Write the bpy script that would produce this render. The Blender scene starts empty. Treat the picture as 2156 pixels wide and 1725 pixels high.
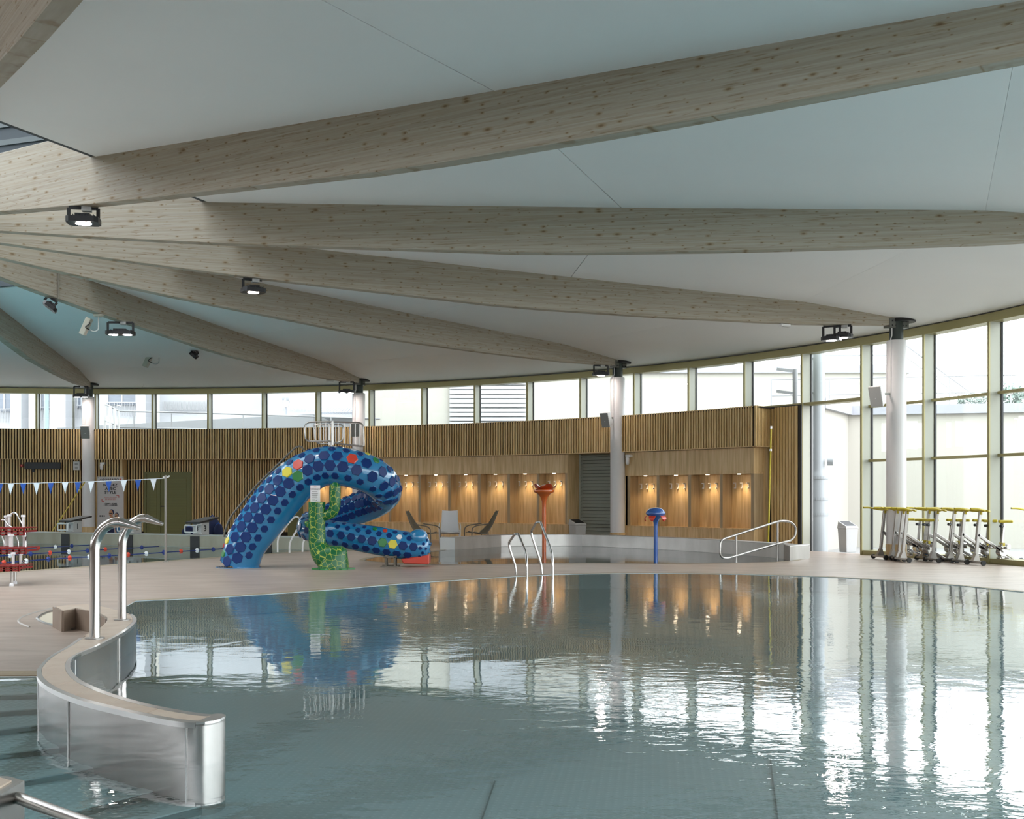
import bpy, bmesh, math, random
from mathutils import Vector, Matrix
from mathutils.geometry import tessellate_polygon
random.seed(7)
S = bpy.context.scene
COL = S.collection
PI = math.pi
# ---------------------------------------------------------------- frame of the photograph
F, HZ, CZ = 2458.0, 1045.4, 1.40            # focal length (px), horizon row, eye height (m)
cam = bpy.data.cameras.new('camera'); cam.sensor_width = 36.0; cam.sensor_fit = 'HORIZONTAL'
cam.lens = F / 2156 * 36.0; cam.shift_y = (HZ - 862.5) / 2156; cam.clip_start = 0.05; cam.clip_end = 400
camo = bpy.data.objects.new('camera', cam); COL.objects.link(camo)
camo.location = (0, 0, CZ); camo.rotation_euler = (PI / 2, 0, 0)
S.camera = camo
# ---------------------------------------------------------------- sky, exposure
W = bpy.data.worlds.new('overcast_sky'); S.world = W; W.use_nodes = True
wn = W.node_tree; wn.nodes.clear()
wo = wn.nodes.new('ShaderNodeOutputWorld'); wb = wn.nodes.new('ShaderNodeBackground')
wt = wn.nodes.new('ShaderNodeTexCoord'); ws = wn.nodes.new('ShaderNodeSeparateXYZ'); wr = wn.nodes.new('ShaderNodeValToRGB')
wn.links.new(wt.outputs['Generated'], ws.inputs[0]); wn.links.new(ws.outputs['Z'], wr.inputs[0])
wr.color_ramp.elements[0].position = 0.0; wr.color_ramp.elements[0].color = (0.95, 0.97, 1.0, 1)
wr.color_ramp.elements[1].position = 0.6; wr.color_ramp.elements[1].color = (0.88, 0.94, 1.0, 1)
wn.links.new(wr.outputs[0], wb.inputs[0]); wb.inputs[1].default_value = 2.9
wn.links.new(wb.outputs[0], wo.inputs[0])
vs = S.view_settings
S.display_settings.display_device = 'sRGB'
vs.view_transform = 'Standard'; vs.look = 'None'; vs.gamma = 1.0; vs.use_curve_mapping = False
vs.exposure = 1.15
cy = S.cycles
cy.max_bounces = 7; cy.diffuse_bounces = 4; cy.glossy_bounces = 3; cy.transparent_max_bounces = 12; cy.transmission_bounces = 4
cy.sample_clamp_indirect = 6.0; cy.use_denoising = True; cy.adaptive_threshold = 0.02; cy.caustics_reflective = False; cy.caustics_refractive = False
LAMP = 85.0                                  # radiance of the flood lamp lenses
# ---------------------------------------------------------------- geometry of the round hall
CX, CY = -13.5, 16.7745                      # centre of the ring of columns
RC, RF = 23.811, 24.56                       # column ring, inner edge of the facade fins
A0, DA = 1.62173, 0.0820265                  # angle of the first mullion, angle between mullions
HUB = Vector((-11.0, 19.5))
def D(x, y, Y): return Vector(((x - 1078) * Y / F, Y, CZ + (HZ - y) * Y / F))
def G(x, y, z=0.0): return D(x, y, F * (CZ - z) / (y - HZ))
def P8(x, y): return (x / 3.45, 1225 + y / 3.45)
def G8(x, y, z=0.0): return G(*P8(x, y), z)
def pol(R, a, z=0.0): return Vector((CX + R * math.cos(a), CY + R * math.sin(a), z))
def ANG(px, R):
    u = (px - 1078) / F
    A = u * u + 1; B = -2 * (u * CX + CY); C = CX * CX + CY * CY - R * R
    Y = (-B + math.sqrt(B * B - 4 * A * C)) / (2 * A)
    return math.atan2(Y - CY, u * Y - CX)
def ZW(px, py, R):
    a = ANG(px, R); p = pol(R, a)
    return CZ + (HZ - py) * p.y / F
def lerp(a, b, t): return a + (b - a) * t
def itp(x, xs, ys):
    if x <= xs[0]: return ys[0] + (ys[1] - ys[0]) / (xs[1] - xs[0]) * (x - xs[0])
    for i in range(len(xs) - 1):
        if x <= xs[i + 1]: return lerp(ys[i], ys[i + 1], (x - xs[i]) / (xs[i + 1] - xs[i]))
    return ys[-1]
# ---------------------------------------------------------------- helpers
class MB:
    def __init__(s): s.v = []; s.f = []; s.m = []
    def add(s, vs_, fs, mi=0):
        b = len(s.v); s.v += [Vector(v) for v in vs_]; s.f += [tuple(i + b for i in f) for f in fs]; s.m += [mi] * len(fs); return s
    def box(s, c, d, rz=0.0, mx=None, mi=0):
        M = mx if mx is not None else Matrix.Rotation(rz, 4, 'Z')
        c = Vector(c); h = Vector(d) / 2
        vs_ = [c + M @ Vector((x * h.x, y * h.y, z * h.z)) for x in (-1, 1) for y in (-1, 1) for z in (-1, 1)]
        return s.add(vs_, [(0, 1, 3, 2), (4, 6, 7, 5), (0, 4, 5, 1), (2, 3, 7, 6), (0, 2, 6, 4), (1, 5, 7, 3)], mi)
    def bar(s, a, b, w, h=None, up=(0, 0, 1), mi=0):          # square bar from a to b
        a = Vector(a); b = Vector(b); t = (b - a).normalized(); u = Vector(up)
        if abs(t.dot(u)) > 0.98: u = Vector((1, 0, 0))
        x = t.cross(u).normalized(); y = x.cross(t)
        M = Matrix((x, t, y)).transposed().to_4x4()
        return s.box((a + b) / 2, (w, (b - a).length, h or w), mx=M, mi=mi)
    def tube(s, pts, r, n=10, closed=False, mi=0, caps=True):
        pts = [Vector(p) for p in pts]; N = len(pts)
        rs = r if isinstance(r, (list, tuple)) else [r] * N
        T = []
        for i in range(N):
            a = pts[(i - 1) % N] if (closed or i > 0) else pts[i]; b = pts[(i + 1) % N] if (closed or i < N - 1) else pts[i]
            T.append((b - a).normalized())
        u = Vector((0, 0, 1)) if abs(T[0].z) < 0.9 else Vector((1, 0, 0))
        u = (u - T[0] * u.dot(T[0])).normalized(); vs_ = []
        for i in range(N):
            u = (u - T[i] * u.dot(T[i])).normalized(); w = T[i].cross(u)
            for k in range(n):
                a = 2 * PI * k / n; vs_.append(pts[i] + (u * math.cos(a) + w * math.sin(a)) * rs[i])
        fs = []
        for i in range(N if closed else N - 1):
            j = (i + 1) % N
            for k in range(n): fs.append((i * n + k, i * n + (k + 1) % n, j * n + (k + 1) % n, j * n + k))
        if caps and not closed: fs += [tuple(range(n))[::-1], tuple((N - 1) * n + k for k in range(n))]
        return s.add(vs_, fs, mi)
    def lathe(s, prof, n=20, c=(0, 0, 0), mi=0):               # prof: (r, z) bottom to top
        c = Vector(c); vs_ = []; fs = []
        for r, z in prof:
            for k in range(n): a = 2 * PI * k / n; vs_.append(c + Vector((r * math.cos(a), r * math.sin(a), z)))
        for i in range(len(prof) - 1):
            for k in range(n): fs.append((i * n + k, i * n + (k + 1) % n, (i + 1) * n + (k + 1) % n, (i + 1) * n + k))
        fs += [tuple(range(n))[::-1], tuple((len(prof) - 1) * n + k for k in range(n))]
        return s.add(vs_, fs, mi)
    def prism(s, poly, z0, z1, mi=0, mt=None):
        n = len(poly); vs_ = [(p[0], p[1], z0) for p in poly] + [(p[0], p[1], z1) for p in poly]
        s.add(vs_, [tuple(range(n))[::-1]] + [(i, (i + 1) % n, n + (i + 1) % n, n + i) for i in range(n)], mi)
        b = len(s.v) - n; s.f.append(tuple(range(b, b + n))); s.m.append(mi if mt is None else mt); return s
    def cyl(s, a, b, r, n=12, mi=0): return s.tube([a, b], r, n, mi=mi)
    def ball(s, c, r, n=12, sc=(1, 1, 1), mi=0):
        m = n // 2; c = Vector(c); vs_ = []; fs = []
        for i in range(m + 1):
            t = PI * i / m
            for k in range(n): a = 2 * PI * k / n; vs_.append(c + Vector((r * sc[0] * math.sin(t) * math.cos(a), r * sc[1] * math.sin(t) * math.sin(a), -r * sc[2] * math.cos(t))))
        for i in range(m):
            for k in range(n): fs.append((i * n + k, i * n + (k + 1) % n, (i + 1) * n + (k + 1) % n, (i + 1) * n + k))
        return s.add(vs_, fs, mi)
    def arc(s, R0, R1, a0, a1, z0, z1, step=0.025, mi=0):      # curved wall slab about the hall centre
        n = max(1, int(abs(a1 - a0) / step + 0.999)); vs_ = []; fs = []
        for i in range(n + 1):
            a = a0 + (a1 - a0) * i / n
            vs_ += [pol(R0, a, z0), pol(R0, a, z1), pol(R1, a, z1), pol(R1, a, z0)]
        for i in range(n):
            b = i * 4
            for k in range(4): fs.append((b + k, b + (k + 1) % 4, b + 4 + (k + 1) % 4, b + 4 + k))
        fs += [(0, 1, 2, 3), (n * 4 + 3, n * 4 + 2, n * 4 + 1, n * 4)]
        return s.add(vs_, fs, mi)
def obj(name, mb, mat=None, parent=None, smooth=None, bev=0.0, world=False, kind=None, label=None, bseg=1):
    me = bpy.data.meshes.new(name)
    vs_ = mb.v
    if world and parent is not None:
        I = parent.matrix_basis.inverted(); vs_ = [I @ v for v in vs_]
    me.from_pydata([tuple(v) for v in vs_], [], mb.f)
    for m in (mat if isinstance(mat, (list, tuple)) else [mat]):
        if m: me.materials.append(m)
    if any(mb.m): me.polygons.foreach_set('material_index', mb.m)
    bm = bmesh.new(); bm.from_mesh(me)
    bmesh.ops.remove_doubles(bm, verts=bm.verts, dist=1e-5)
    bmesh.ops.recalc_face_normals(bm, faces=bm.faces)
    if bev:
        es = [e for e in bm.edges if len(e.link_faces) == 2 and e.calc_face_angle(0) > 0.5]
        bmesh.ops.bevel(bm, geom=es, offset=bev, segments=bseg, profile=0.5, affect='EDGES')
    bm.to_mesh(me); bm.free()
    if smooth:
        me.shade_smooth(); me.set_sharp_from_angle(angle=math.radians(smooth))
    o = bpy.data.objects.new(name, me); COL.objects.link(o)
    if parent is not None: o.parent = parent
    if kind: o['kind'] = kind
    if label: o['label'] = label
    return o
def thing(name, label, cat, loc=(0, 0, 0), rz=0.0, group=None):
    o = bpy.data.objects.new(name, None); COL.objects.link(o); o.empty_display_size = 0.1
    o.location = loc; o.rotation_euler = (0, 0, rz); o['label'] = label; o['category'] = cat
    if group: o['group'] = group
    return o
def tag(o, label, cat, group=None, kind=None):
    o['label'] = label
    if cat: o['category'] = cat
    if group: o['group'] = group
    if kind: o['kind'] = kind
    return o
def struct(name, label=None):
    o = bpy.data.objects.new(name, None); COL.objects.link(o); o['kind'] = 'structure'
    if label: o['label'] = label
    return o
def copy_tree(o, parent=None):
    c = o.copy(); COL.objects.link(c)
    if parent is not None: c.parent = parent
    for ch in list(o.children): copy_tree(ch, c)
    return c
def dup(root, loc, rz, label, group=None):
    r = copy_tree(root); r.location = loc; r.rotation_euler = (0, 0, rz); r['label'] = label
    if group: r['group'] = group
    return r
def text(name, body, size, mat, parent, loc, rot=(PI / 2, 0, 0), shear=0.0, bold=0.0, align='CENTER', xs=1.0):
    cu = bpy.data.curves.new(name, 'FONT'); cu.body = body; cu.size = size; cu.align_x = align; cu.align_y = 'CENTER'
    cu.extrude = 0.002; cu.shear = shear; cu.offset = bold
    tmp = bpy.data.objects.new(name + '_curve', cu); COL.objects.link(tmp)
    dg = bpy.context.evaluated_depsgraph_get(); me = bpy.data.meshes.new_from_object(tmp.evaluated_get(dg))
    bpy.data.objects.remove(tmp); bpy.data.curves.remove(cu)
    me.materials.clear(); me.materials.append(mat)
    o = bpy.data.objects.new(name, me); COL.objects.link(o); o.parent = parent; o.location = loc; o.rotation_euler = rot; o.scale = (xs, 1, 1)
    return o
def spline(pts, n):                                             # Catmull-Rom through tuples
    out = []; N = len(pts)
    for i in range(N - 1):
        p0 = pts[max(i - 1, 0)]; p1 = pts[i]; p2 = pts[i + 1]; p3 = pts[min(i + 2, N - 1)]
        for k in range(n):
            t = k / n
            out.append(tuple(0.5 * (2 * b + (c - a) * t + (2 * a - 5 * b + 4 * c - d) * t * t + (3 * b - a - 3 * c + d) * t ** 3) for a, b, c, d in zip(p0, p1, p2, p3)))
    out.append(tuple(pts[-1])); return out
def fillet(pts, r, n=5):                                        # round the corners of a polyline
    pts = [Vector(p) for p in pts]; out = [pts[0]]
    for i in range(1, len(pts) - 1):
        a, b, c = pts[i - 1], pts[i], pts[i + 1]
        d = min(r, (a - b).length * 0.49, (c - b).length * 0.49)
        p = b + (a - b).normalized() * d; q = b + (c - b).normalized() * d
        for k in range(n + 1): t = k / n; out.append(p * (1 - t) ** 2 + b * 2 * t * (1 - t) + q * t * t)
    out.append(pts[-1]); return out
# ---------------------------------------------------------------- materials
def mat(name, col, rough=0.5, metal=0.0, spec=0.5, noise=None, bump=None, emit=None, coat=0.0):
    m = bpy.data.materials.new(name); m.use_nodes = True; nt = m.node_tree; b = nt.nodes['Principled BSDF']
    b.inputs['Base Color'].default_value = (*col, 1); b.inputs['Roughness'].default_value = rough; b.inputs['Metallic'].default_value = metal
    b.inputs['Specular IOR Level'].default_value = spec; b.inputs['Coat Weight'].default_value = coat; b.inputs['Coat Roughness'].default_value = 0.06
    if emit: b.inputs['Emission Color'].default_value = (*emit[0], 1); b.inputs['Emission Strength'].default_value = emit[1]
    L = nt.links.new
    if noise or bump:
        tc = nt.nodes.new('ShaderNodeTexCoord'); mp = nt.nodes.new('ShaderNodeMapping'); L(tc.outputs['Object'], mp.inputs[0])
        nz = nt.nodes.new('ShaderNodeTexNoise'); L(mp.outputs[0], nz.inputs['Vector']); nz.inputs['Detail'].default_value = 4
        if noise:                                               # (second colour, scale, (stretch xyz))
            mp.inputs['Scale'].default_value = noise[2]; nz.inputs['Scale'].default_value = noise[1]
            rp = nt.nodes.new('ShaderNodeValToRGB'); L(nz.outputs['Fac'], rp.inputs[0])
            rp.color_ramp.elements[0].position = 0.35; rp.color_ramp.elements[1].position = 0.65
            rp.color_ramp.elements[0].color = (*col, 1); rp.color_ramp.elements[1].color = (*noise[0], 1); L(rp.outputs[0], b.inputs['Base Color'])
        else: nz.inputs['Scale'].default_value = bump[1]
        if bump:
            bp = nt.nodes.new('ShaderNodeBump'); bp.inputs['Strength'].default_value = bump[0]; bp.inputs['Distance'].default_value = 0.01
            L(nz.outputs['Fac'], bp.inputs['Height']); L(bp.outputs[0], b.inputs['Normal'])
    return m
def N(nt, t, **kw):
    n = nt.nodes.new(t)
    for k, v in kw.items(): setattr(n, k, v)
    return n
def ramp(nt, src, stops):
    r = N(nt, 'ShaderNodeValToRGB'); nt.links.new(src, r.inputs[0]); e = r.color_ramp.elements
    e[0].position, e[0].color = stops[0][0], (*stops[0][1], 1); e[1].position, e[1].color = stops[-1][0], (*stops[-1][1], 1)
    for p, c in stops[1:-1]: k = e.new(p); k.color = (*c, 1)
    return r
def wood_beam():                                                # whitewashed glulam: lamellas, grain, knots; local x runs along the beam
    m = mat('whitewashed_glulam', (0.42, 0.36, 0.28), 0.6); nt = m.node_tree; b = nt.nodes['Principled BSDF']; L = nt.links.new
    tc = N(nt, 'ShaderNodeTexCoord')
    def nz(sc, s, det=4):
        mp = N(nt, 'ShaderNodeMapping'); mp.inputs['Scale'].default_value = sc; L(tc.outputs['Object'], mp.inputs[0])
        n = N(nt, 'ShaderNodeTexNoise'); n.inputs['Scale'].default_value = s; n.inputs['Detail'].default_value = det; L(mp.outputs[0], n.inputs['Vector']); return n
    g = nz((0.35, 6, 20), 3.0); r = ramp(nt, g.outputs['Fac'], [(0.25, (0.335, 0.29, 0.225)), (0.5, (0.375, 0.335, 0.27)), (0.75, (0.41, 0.375, 0.32))])
    pl = nz((0.25, 3, 25), 1.0, 1); r2 = ramp(nt, pl.outputs['Fac'], [(0.42, (0.88, 0.86, 0.83)), (0.47, (1, 1, 1)), (0.57, (1, 1, 1)), (0.62, (0.94, 0.91, 0.86))])
    mx = N(nt, 'ShaderNodeMixRGB', blend_type='MULTIPLY'); mx.inputs[0].default_value = 1; L(r.outputs[0], mx.inputs[1]); L(r2.outputs[0], mx.inputs[2])
    cs = N(nt, 'ShaderNodeSeparateXYZ'); L(tc.outputs['Object'], cs.inputs[0])
    cm = N(nt, 'ShaderNodeCombineXYZ'); ax = N(nt, 'ShaderNodeMath', operation='MULTIPLY'); az = N(nt, 'ShaderNodeMath', operation='MULTIPLY'); ay = N(nt, 'ShaderNodeMath', operation='MULTIPLY')
    for n_, o_, k_, i_ in ((ax, 'X', 3.6, 0), (az, 'Z', 8.5, 1)): L(cs.outputs[o_], n_.inputs[0]); n_.inputs[1].default_value = k_; L(n_.outputs[0], cm.inputs[i_])
    vo = N(nt, 'ShaderNodeTexVoronoi', voronoi_dimensions='2D'); vo.inputs['Scale'].default_value = 1.0; L(cm.outputs[0], vo.inputs['Vector'])
    sp = N(nt, 'ShaderNodeSeparateColor'); L(vo.outputs['Color'], sp.inputs[0])
    sz = N(nt, 'ShaderNodeMath', operation='MULTIPLY_ADD'); L(sp.outputs[0], sz.inputs[0]); sz.inputs[1].default_value = 2.2; sz.inputs[2].default_value = 0.55
    dd = N(nt, 'ShaderNodeMath', operation='MULTIPLY'); L(vo.outputs['Distance'], dd.inputs[0]); L(sz.outputs[0], dd.inputs[1])
    r3 = ramp(nt, dd.outputs[0], [(0.0, (0.42, 0.31, 0.20)), (0.045, (0.56, 0.43, 0.29)), (0.085, (0.84, 0.76, 0.64)), (0.17, (1, 1, 1))])
    m2 = N(nt, 'ShaderNodeMixRGB', blend_type='MULTIPLY'); m2.inputs[0].default_value = 1; L(mx.outputs[0], m2.inputs[1]); L(r3.outputs[0], m2.inputs[2])
    st = nz((2.2, 2, 34), 1.4, 3); r4 = ramp(nt, st.outputs['Fac'], [(0.60, (1, 1, 1)), (0.70, (0.66, 0.55, 0.42))])
    m3 = N(nt, 'ShaderNodeMixRGB', blend_type='MULTIPLY'); m3.inputs[0].default_value = 0.8; L(m2.outputs[0], m3.inputs[1]); L(r4.outputs[0], m3.inputs[2])
    L(m3.outputs[0], b.inputs['Base Color']); return m
def wood_strip(name, c0, c1, c2, sx):                           # vertical narrow staves (bamboo-like boards)
    m = mat(name, c1, 0.45); nt = m.node_tree; b = nt.nodes['Principled BSDF']; L = nt.links.new
    tc = N(nt, 'ShaderNodeTexCoord'); mp = N(nt, 'ShaderNodeMapping'); mp.inputs['Scale'].default_value = (sx, sx, 1.1); L(tc.outputs['Object'], mp.inputs[0])
    n = N(nt, 'ShaderNodeTexNoise'); n.inputs['Scale'].default_value = 1.0; n.inputs['Detail'].default_value = 3; L(mp.outputs[0], n.inputs['Vector'])
    r = ramp(nt, n.outputs['Fac'], [(0.3, c0), (0.5, c1), (0.7, c2)]); L(r.outputs[0], b.inputs['Base Color']); return m
def tile_mat(name, base, dark, lite, joint, rz=0.5, bw=0.6, bh=0.3):
    m = mat(name, base, 0.36, spec=0.6); nt = m.node_tree; b = nt.nodes['Principled BSDF']; L = nt.links.new
    tc = N(nt, 'ShaderNodeTexCoord'); mp = N(nt, 'ShaderNodeMapping'); mp.inputs['Rotation'].default_value = (0, 0, rz); L(tc.outputs['Object'], mp.inputs[0])
    br = N(nt, 'ShaderNodeTexBrick'); L(mp.outputs[0], br.inputs['Vector']); br.inputs['Scale'].default_value = 1; br.inputs['Brick Width'].default_value = bw; br.inputs['Row Height'].default_value = bh
    br.inputs['Mortar Size'].default_value = 0.004; br.inputs['Mortar Smooth'].default_value = 0.2; br.inputs['Color1'].default_value = (1, 1, 1, 1); br.inputs['Color2'].default_value = (0.93, 0.92, 0.91, 1); br.inputs['Mortar'].default_value = (*joint, 1)
    m2 = N(nt, 'ShaderNodeMapping'); m2.inputs['Scale'].default_value = (0.7, 2.6, 1); m2.inputs['Rotation'].default_value = (0, 0, 0.06); L(tc.outputs['Object'], m2.inputs[0])
    n = N(nt, 'ShaderNodeTexNoise'); n.inputs['Scale'].default_value = 1.7; n.inputs['Detail'].default_value = 5; L(m2.outputs[0], n.inputs['Vector'])
    r = ramp(nt, n.outputs['Fac'], [(0.3, dark), (0.5, base), (0.7, lite)])
    mx = N(nt, 'ShaderNodeMixRGB', blend_type='MULTIPLY'); mx.inputs[0].default_value = 1; L(r.outputs[0], mx.inputs[1]); L(br.outputs['Color'], mx.inputs[2]); L(mx.outputs[0], b.inputs['Base Color']); return m
def schlick(nt, f0, normal=None, ex=5.0):                               # reflectance that is the same from both sides of a thin sheet
    lw = N(nt, 'ShaderNodeLayerWeight'); lw.inputs['Blend'].default_value = 0.5
    if normal is not None: nt.links.new(normal, lw.inputs['Normal'])
    p = N(nt, 'ShaderNodeMath', operation='POWER'); nt.links.new(lw.outputs['Facing'], p.inputs[0]); p.inputs[1].default_value = ex
    a = N(nt, 'ShaderNodeMath', operation='MULTIPLY_ADD'); nt.links.new(p.outputs[0], a.inputs[0]); a.inputs[1].default_value = 1 - f0; a.inputs[2].default_value = f0; return a.outputs[0]
def glass_mat(name, tint=(0.96, 0.98, 0.97)):
    m = bpy.data.materials.new(name); m.use_nodes = True; nt = m.node_tree; nt.nodes.clear(); L = nt.links.new
    o = N(nt, 'ShaderNodeOutputMaterial'); t = N(nt, 'ShaderNodeBsdfTransparent'); g = N(nt, 'ShaderNodeBsdfGlossy'); mx = N(nt, 'ShaderNodeMixShader')
    t.inputs[0].default_value = (*tint, 1); g.inputs['Roughness'].default_value = 0.0
    L(schlick(nt, 0.04), mx.inputs[0]); L(t.outputs[0], mx.inputs[1]); L(g.outputs[0], mx.inputs[2]); L(mx.outputs[0], o.inputs[0]); return m
def water_mat(name, tint, amp, ex=3.1, rough=0.004):
    m = bpy.data.materials.new(name); m.use_nodes = True; nt = m.node_tree; nt.nodes.clear(); L = nt.links.new
    o = N(nt, 'ShaderNodeOutputMaterial'); t = N(nt, 'ShaderNodeBsdfTransparent'); g = N(nt, 'ShaderNodeBsdfGlossy'); mx = N(nt, 'ShaderNodeMixShader')
    t.inputs[0].default_value = (*tint, 1); g.inputs['Roughness'].default_value = rough
    tc = N(nt, 'ShaderNodeTexCoord')
    def nz(s, det, sc=(1, 1, 1)):
        mp = N(nt, 'ShaderNodeMapping'); mp.inputs['Scale'].default_value = sc; mp.inputs['Rotation'].default_value = (0, 0, 0.3); L(tc.outputs['Object'], mp.inputs[0])
        n = N(nt, 'ShaderNodeTexNoise'); n.inputs['Scale'].default_value = s; n.inputs['Detail'].default_value = det; n.inputs['Distortion'].default_value = 0.6; L(mp.outputs[0], n.inputs['Vector']); return n
    a = nz(1.3, 2); c = nz(5.0, 3, (1, 1.5, 1)); fi = nz(16.0, 2, (1, 1.6, 1)); pt = nz(0.22, 2)
    pr = N(nt, 'ShaderNodeMapRange'); pr.inputs['From Min'].default_value = 0.4; pr.inputs['From Max'].default_value = 0.65; pr.inputs['To Min'].default_value = 0.12; pr.inputs['To Max'].default_value = 1.0; L(pt.outputs['Fac'], pr.inputs['Value'])
    b1 = N(nt, 'ShaderNodeBump'); b1.inputs['Strength'].default_value = 1.0; b1.inputs['Distance'].default_value = amp * 1.1; L(a.outputs['Fac'], b1.inputs['Height'])
    mu = N(nt, 'ShaderNodeMath', operation='MULTIPLY'); L(c.outputs['Fac'], mu.inputs[0]); L(pr.outputs[0], mu.inputs[1])
    b2 = N(nt, 'ShaderNodeBump'); b2.inputs['Strength'].default_value = 1.0; b2.inputs['Distance'].default_value = amp; L(mu.outputs[0], b2.inputs['Height']); L(b1.outputs[0], b2.inputs['Normal'])
    b3 = N(nt, 'ShaderNodeBump'); b3.inputs['Strength'].default_value = 1.0; b3.inputs['Distance'].default_value = amp * 0.16; mf = N(nt, 'ShaderNodeMath', operation='MULTIPLY'); L(fi.outputs['Fac'], mf.inputs[0]); L(pr.outputs[0], mf.inputs[1]); L(mf.outputs[0], b3.inputs['Height']); L(b2.outputs[0], b3.inputs['Normal'])
    L(b3.outputs[0], g.inputs['Normal'])
    L(schlick(nt, 0.02, b3.outputs[0], ex), mx.inputs[0]); L(t.outputs[0], mx.inputs[1]); L(g.outputs[0], mx.inputs[2]); L(mx.outputs[0], o.inputs[0]); return m
def steel_mat(name, c0, c1, rough):
    m = mat(name, c0, rough, 1.0, noise=(c1, 2.2, (1, 1, 0.35)), bump=(0.03, 8)); return m
def pool_steel(name, base, line, sc):                           # lining with rows of raised studs
    m = mat(name, base, 0.5); nt = m.node_tree; b = nt.nodes['Principled BSDF']; L = nt.links.new
    tc = N(nt, 'ShaderNodeTexCoord'); mp = N(nt, 'ShaderNodeMapping'); mp.inputs['Scale'].default_value = (sc, sc, 1); mp.inputs['Rotation'].default_value = (0, 0, 0.12); L(tc.outputs['Object'], mp.inputs[0])
    vo = N(nt, 'ShaderNodeTexVoronoi'); vo.inputs['Randomness'].default_value = 0.0; vo.inputs['Scale'].default_value = 1; L(mp.outputs[0], vo.inputs['Vector'])
    r = ramp(nt, vo.outputs['Distance'], [(0.22, line), (0.36, base)])
    n = N(nt, 'ShaderNodeTexNoise'); n.inputs['Scale'].default_value = 0.35; L(tc.outputs['Object'], n.inputs['Vector'])
    r2 = ramp(nt, n.outputs['Fac'], [(0.35, (0.85, 0.88, 0.88)), (0.65, (1, 1, 1))])
    mx = N(nt, 'ShaderNodeMixRGB', blend_type='MULTIPLY'); mx.inputs[0].default_value = 1; L(r.outputs[0], mx.inputs[1]); L(r2.outputs[0], mx.inputs[2]); L(mx.outputs[0], b.inputs['Base Color'])
    bp = N(nt, 'ShaderNodeBump'); bp.inputs['Strength'].default_value = 0.4; bp.inputs['Distance'].default_value = 0.004; bp.invert = True; L(vo.outputs['Distance'], bp.inputs['Height']); L(bp.outputs[0], b.inputs['Normal']); return m
def cactus_mat():
    m = mat('green_paint_with_yellow_net', (0.01, 0.20, 0.05), 0.35, spec=0.3, coat=0.2); nt = m.node_tree; b = nt.nodes['Principled BSDF']; L = nt.links.new
    tc = N(nt, 'ShaderNodeTexCoord'); vo = N(nt, 'ShaderNodeTexVoronoi', feature='DISTANCE_TO_EDGE'); vo.inputs['Scale'].default_value = 10.0; vo.inputs['Randomness'].default_value = 0.75; L(tc.outputs['Object'], vo.inputs['Vector'])
    r = ramp(nt, vo.outputs['Distance'], [(0.022, (0.42, 0.48, 0.07)), (0.036, (0.006, 0.12, 0.035))]); L(r.outputs[0], b.inputs['Base Color'])
    r.color_ramp.interpolation = 'LINEAR'
    return m
M = {}
M['beam'] = wood_beam()
M['ceil'] = mat('ceiling_membrane', (0.84, 0.845, 0.85), 0.6, spec=0.25, noise=((0.82, 0.825, 0.83), 0.5, (1, 1, 1)))
M['dark_timber'] = mat('dark_roof_timber', (0.06, 0.07, 0.08), 0.8)
M['slat'] = wood_strip('oak_slat', (0.50, 0.325, 0.125), (0.64, 0.445, 0.195), (0.75, 0.55, 0.28), 12)
M['slatback'] = mat('dark_felt_backing', (0.016, 0.010, 0.006), 0.9)
M['niche'] = wood_strip('bamboo_board', (0.48, 0.31, 0.14), (0.62, 0.43, 0.21), (0.72, 0.53, 0.29), 14)
M['fascia'] = wood_strip('oak_board', (0.48, 0.32, 0.145), (0.61, 0.43, 0.215), (0.70, 0.52, 0.29), 14)
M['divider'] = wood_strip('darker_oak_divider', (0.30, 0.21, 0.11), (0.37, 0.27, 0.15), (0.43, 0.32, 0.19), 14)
M['olive'] = mat('olive_anodised_frame', (0.33, 0.29, 0.13), 0.38, 0.25)
M['fin'] = mat('daylit_olive_fin', (0.36, 0.365, 0.30), 0.45, 0.05)  # olive of the frame, with the daylight on its flank put into the colour
M['gasket'] = mat('black_gasket', (0.012, 0.012, 0.012), 0.5)
M['glass'] = glass_mat('window_glass')
M['white'] = mat('white_paint', (0.72, 0.71, 0.70), 0.45, bump=(0.02, 60))
M['column'] = mat('white_column_paint', (0.70, 0.69, 0.69), 0.5, bump=(0.05, 40))
M['neck'] = mat('dark_steel_neck', (0.035, 0.045, 0.04), 0.45, 0.4)
M['plate'] = mat('grey_steel_plate', (0.16, 0.16, 0.145), 0.45, 0.6)
M['black'] = mat('black_plastic', (0.012, 0.012, 0.013), 0.45)
M['lampbody'] = mat('black_lamp_housing', (0.02, 0.02, 0.022), 0.4, 0.3)
M['lens'] = mat('lit_lens', (1, 0.9, 0.85), 0.3, emit=((1.0, 0.86, 0.80), LAMP))
M['dlens'] = mat('unlit_lens', (0.05, 0.05, 0.045), 0.5)
M['ltgrey'] = mat('light_grey_plastic', (0.48, 0.48, 0.47), 0.45)
M['grey'] = mat('mid_grey_paint', (0.27, 0.27, 0.26), 0.5)
M['beige'] = mat('beige_plastic', (0.42, 0.40, 0.33), 0.5)
M['chrome'] = mat('polished_stainless', (0.54, 0.52, 0.50), 0.16, 1.0)
M['satin'] = mat('satin_stainless', (0.40, 0.38, 0.36), 0.30, 1.0)
M['steel'] = steel_mat('brushed_stainless_sheet', (0.36, 0.345, 0.33), (0.48, 0.465, 0.45), 0.27)
M['steel_dull'] = steel_mat('dull_stainless_sheet', (0.50, 0.485, 0.465), (0.60, 0.585, 0.565), 0.45)
M['steel_end'] = steel_mat('pool_end_sheet', (0.34, 0.315, 0.25), (0.40, 0.375, 0.305), 0.6)
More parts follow.
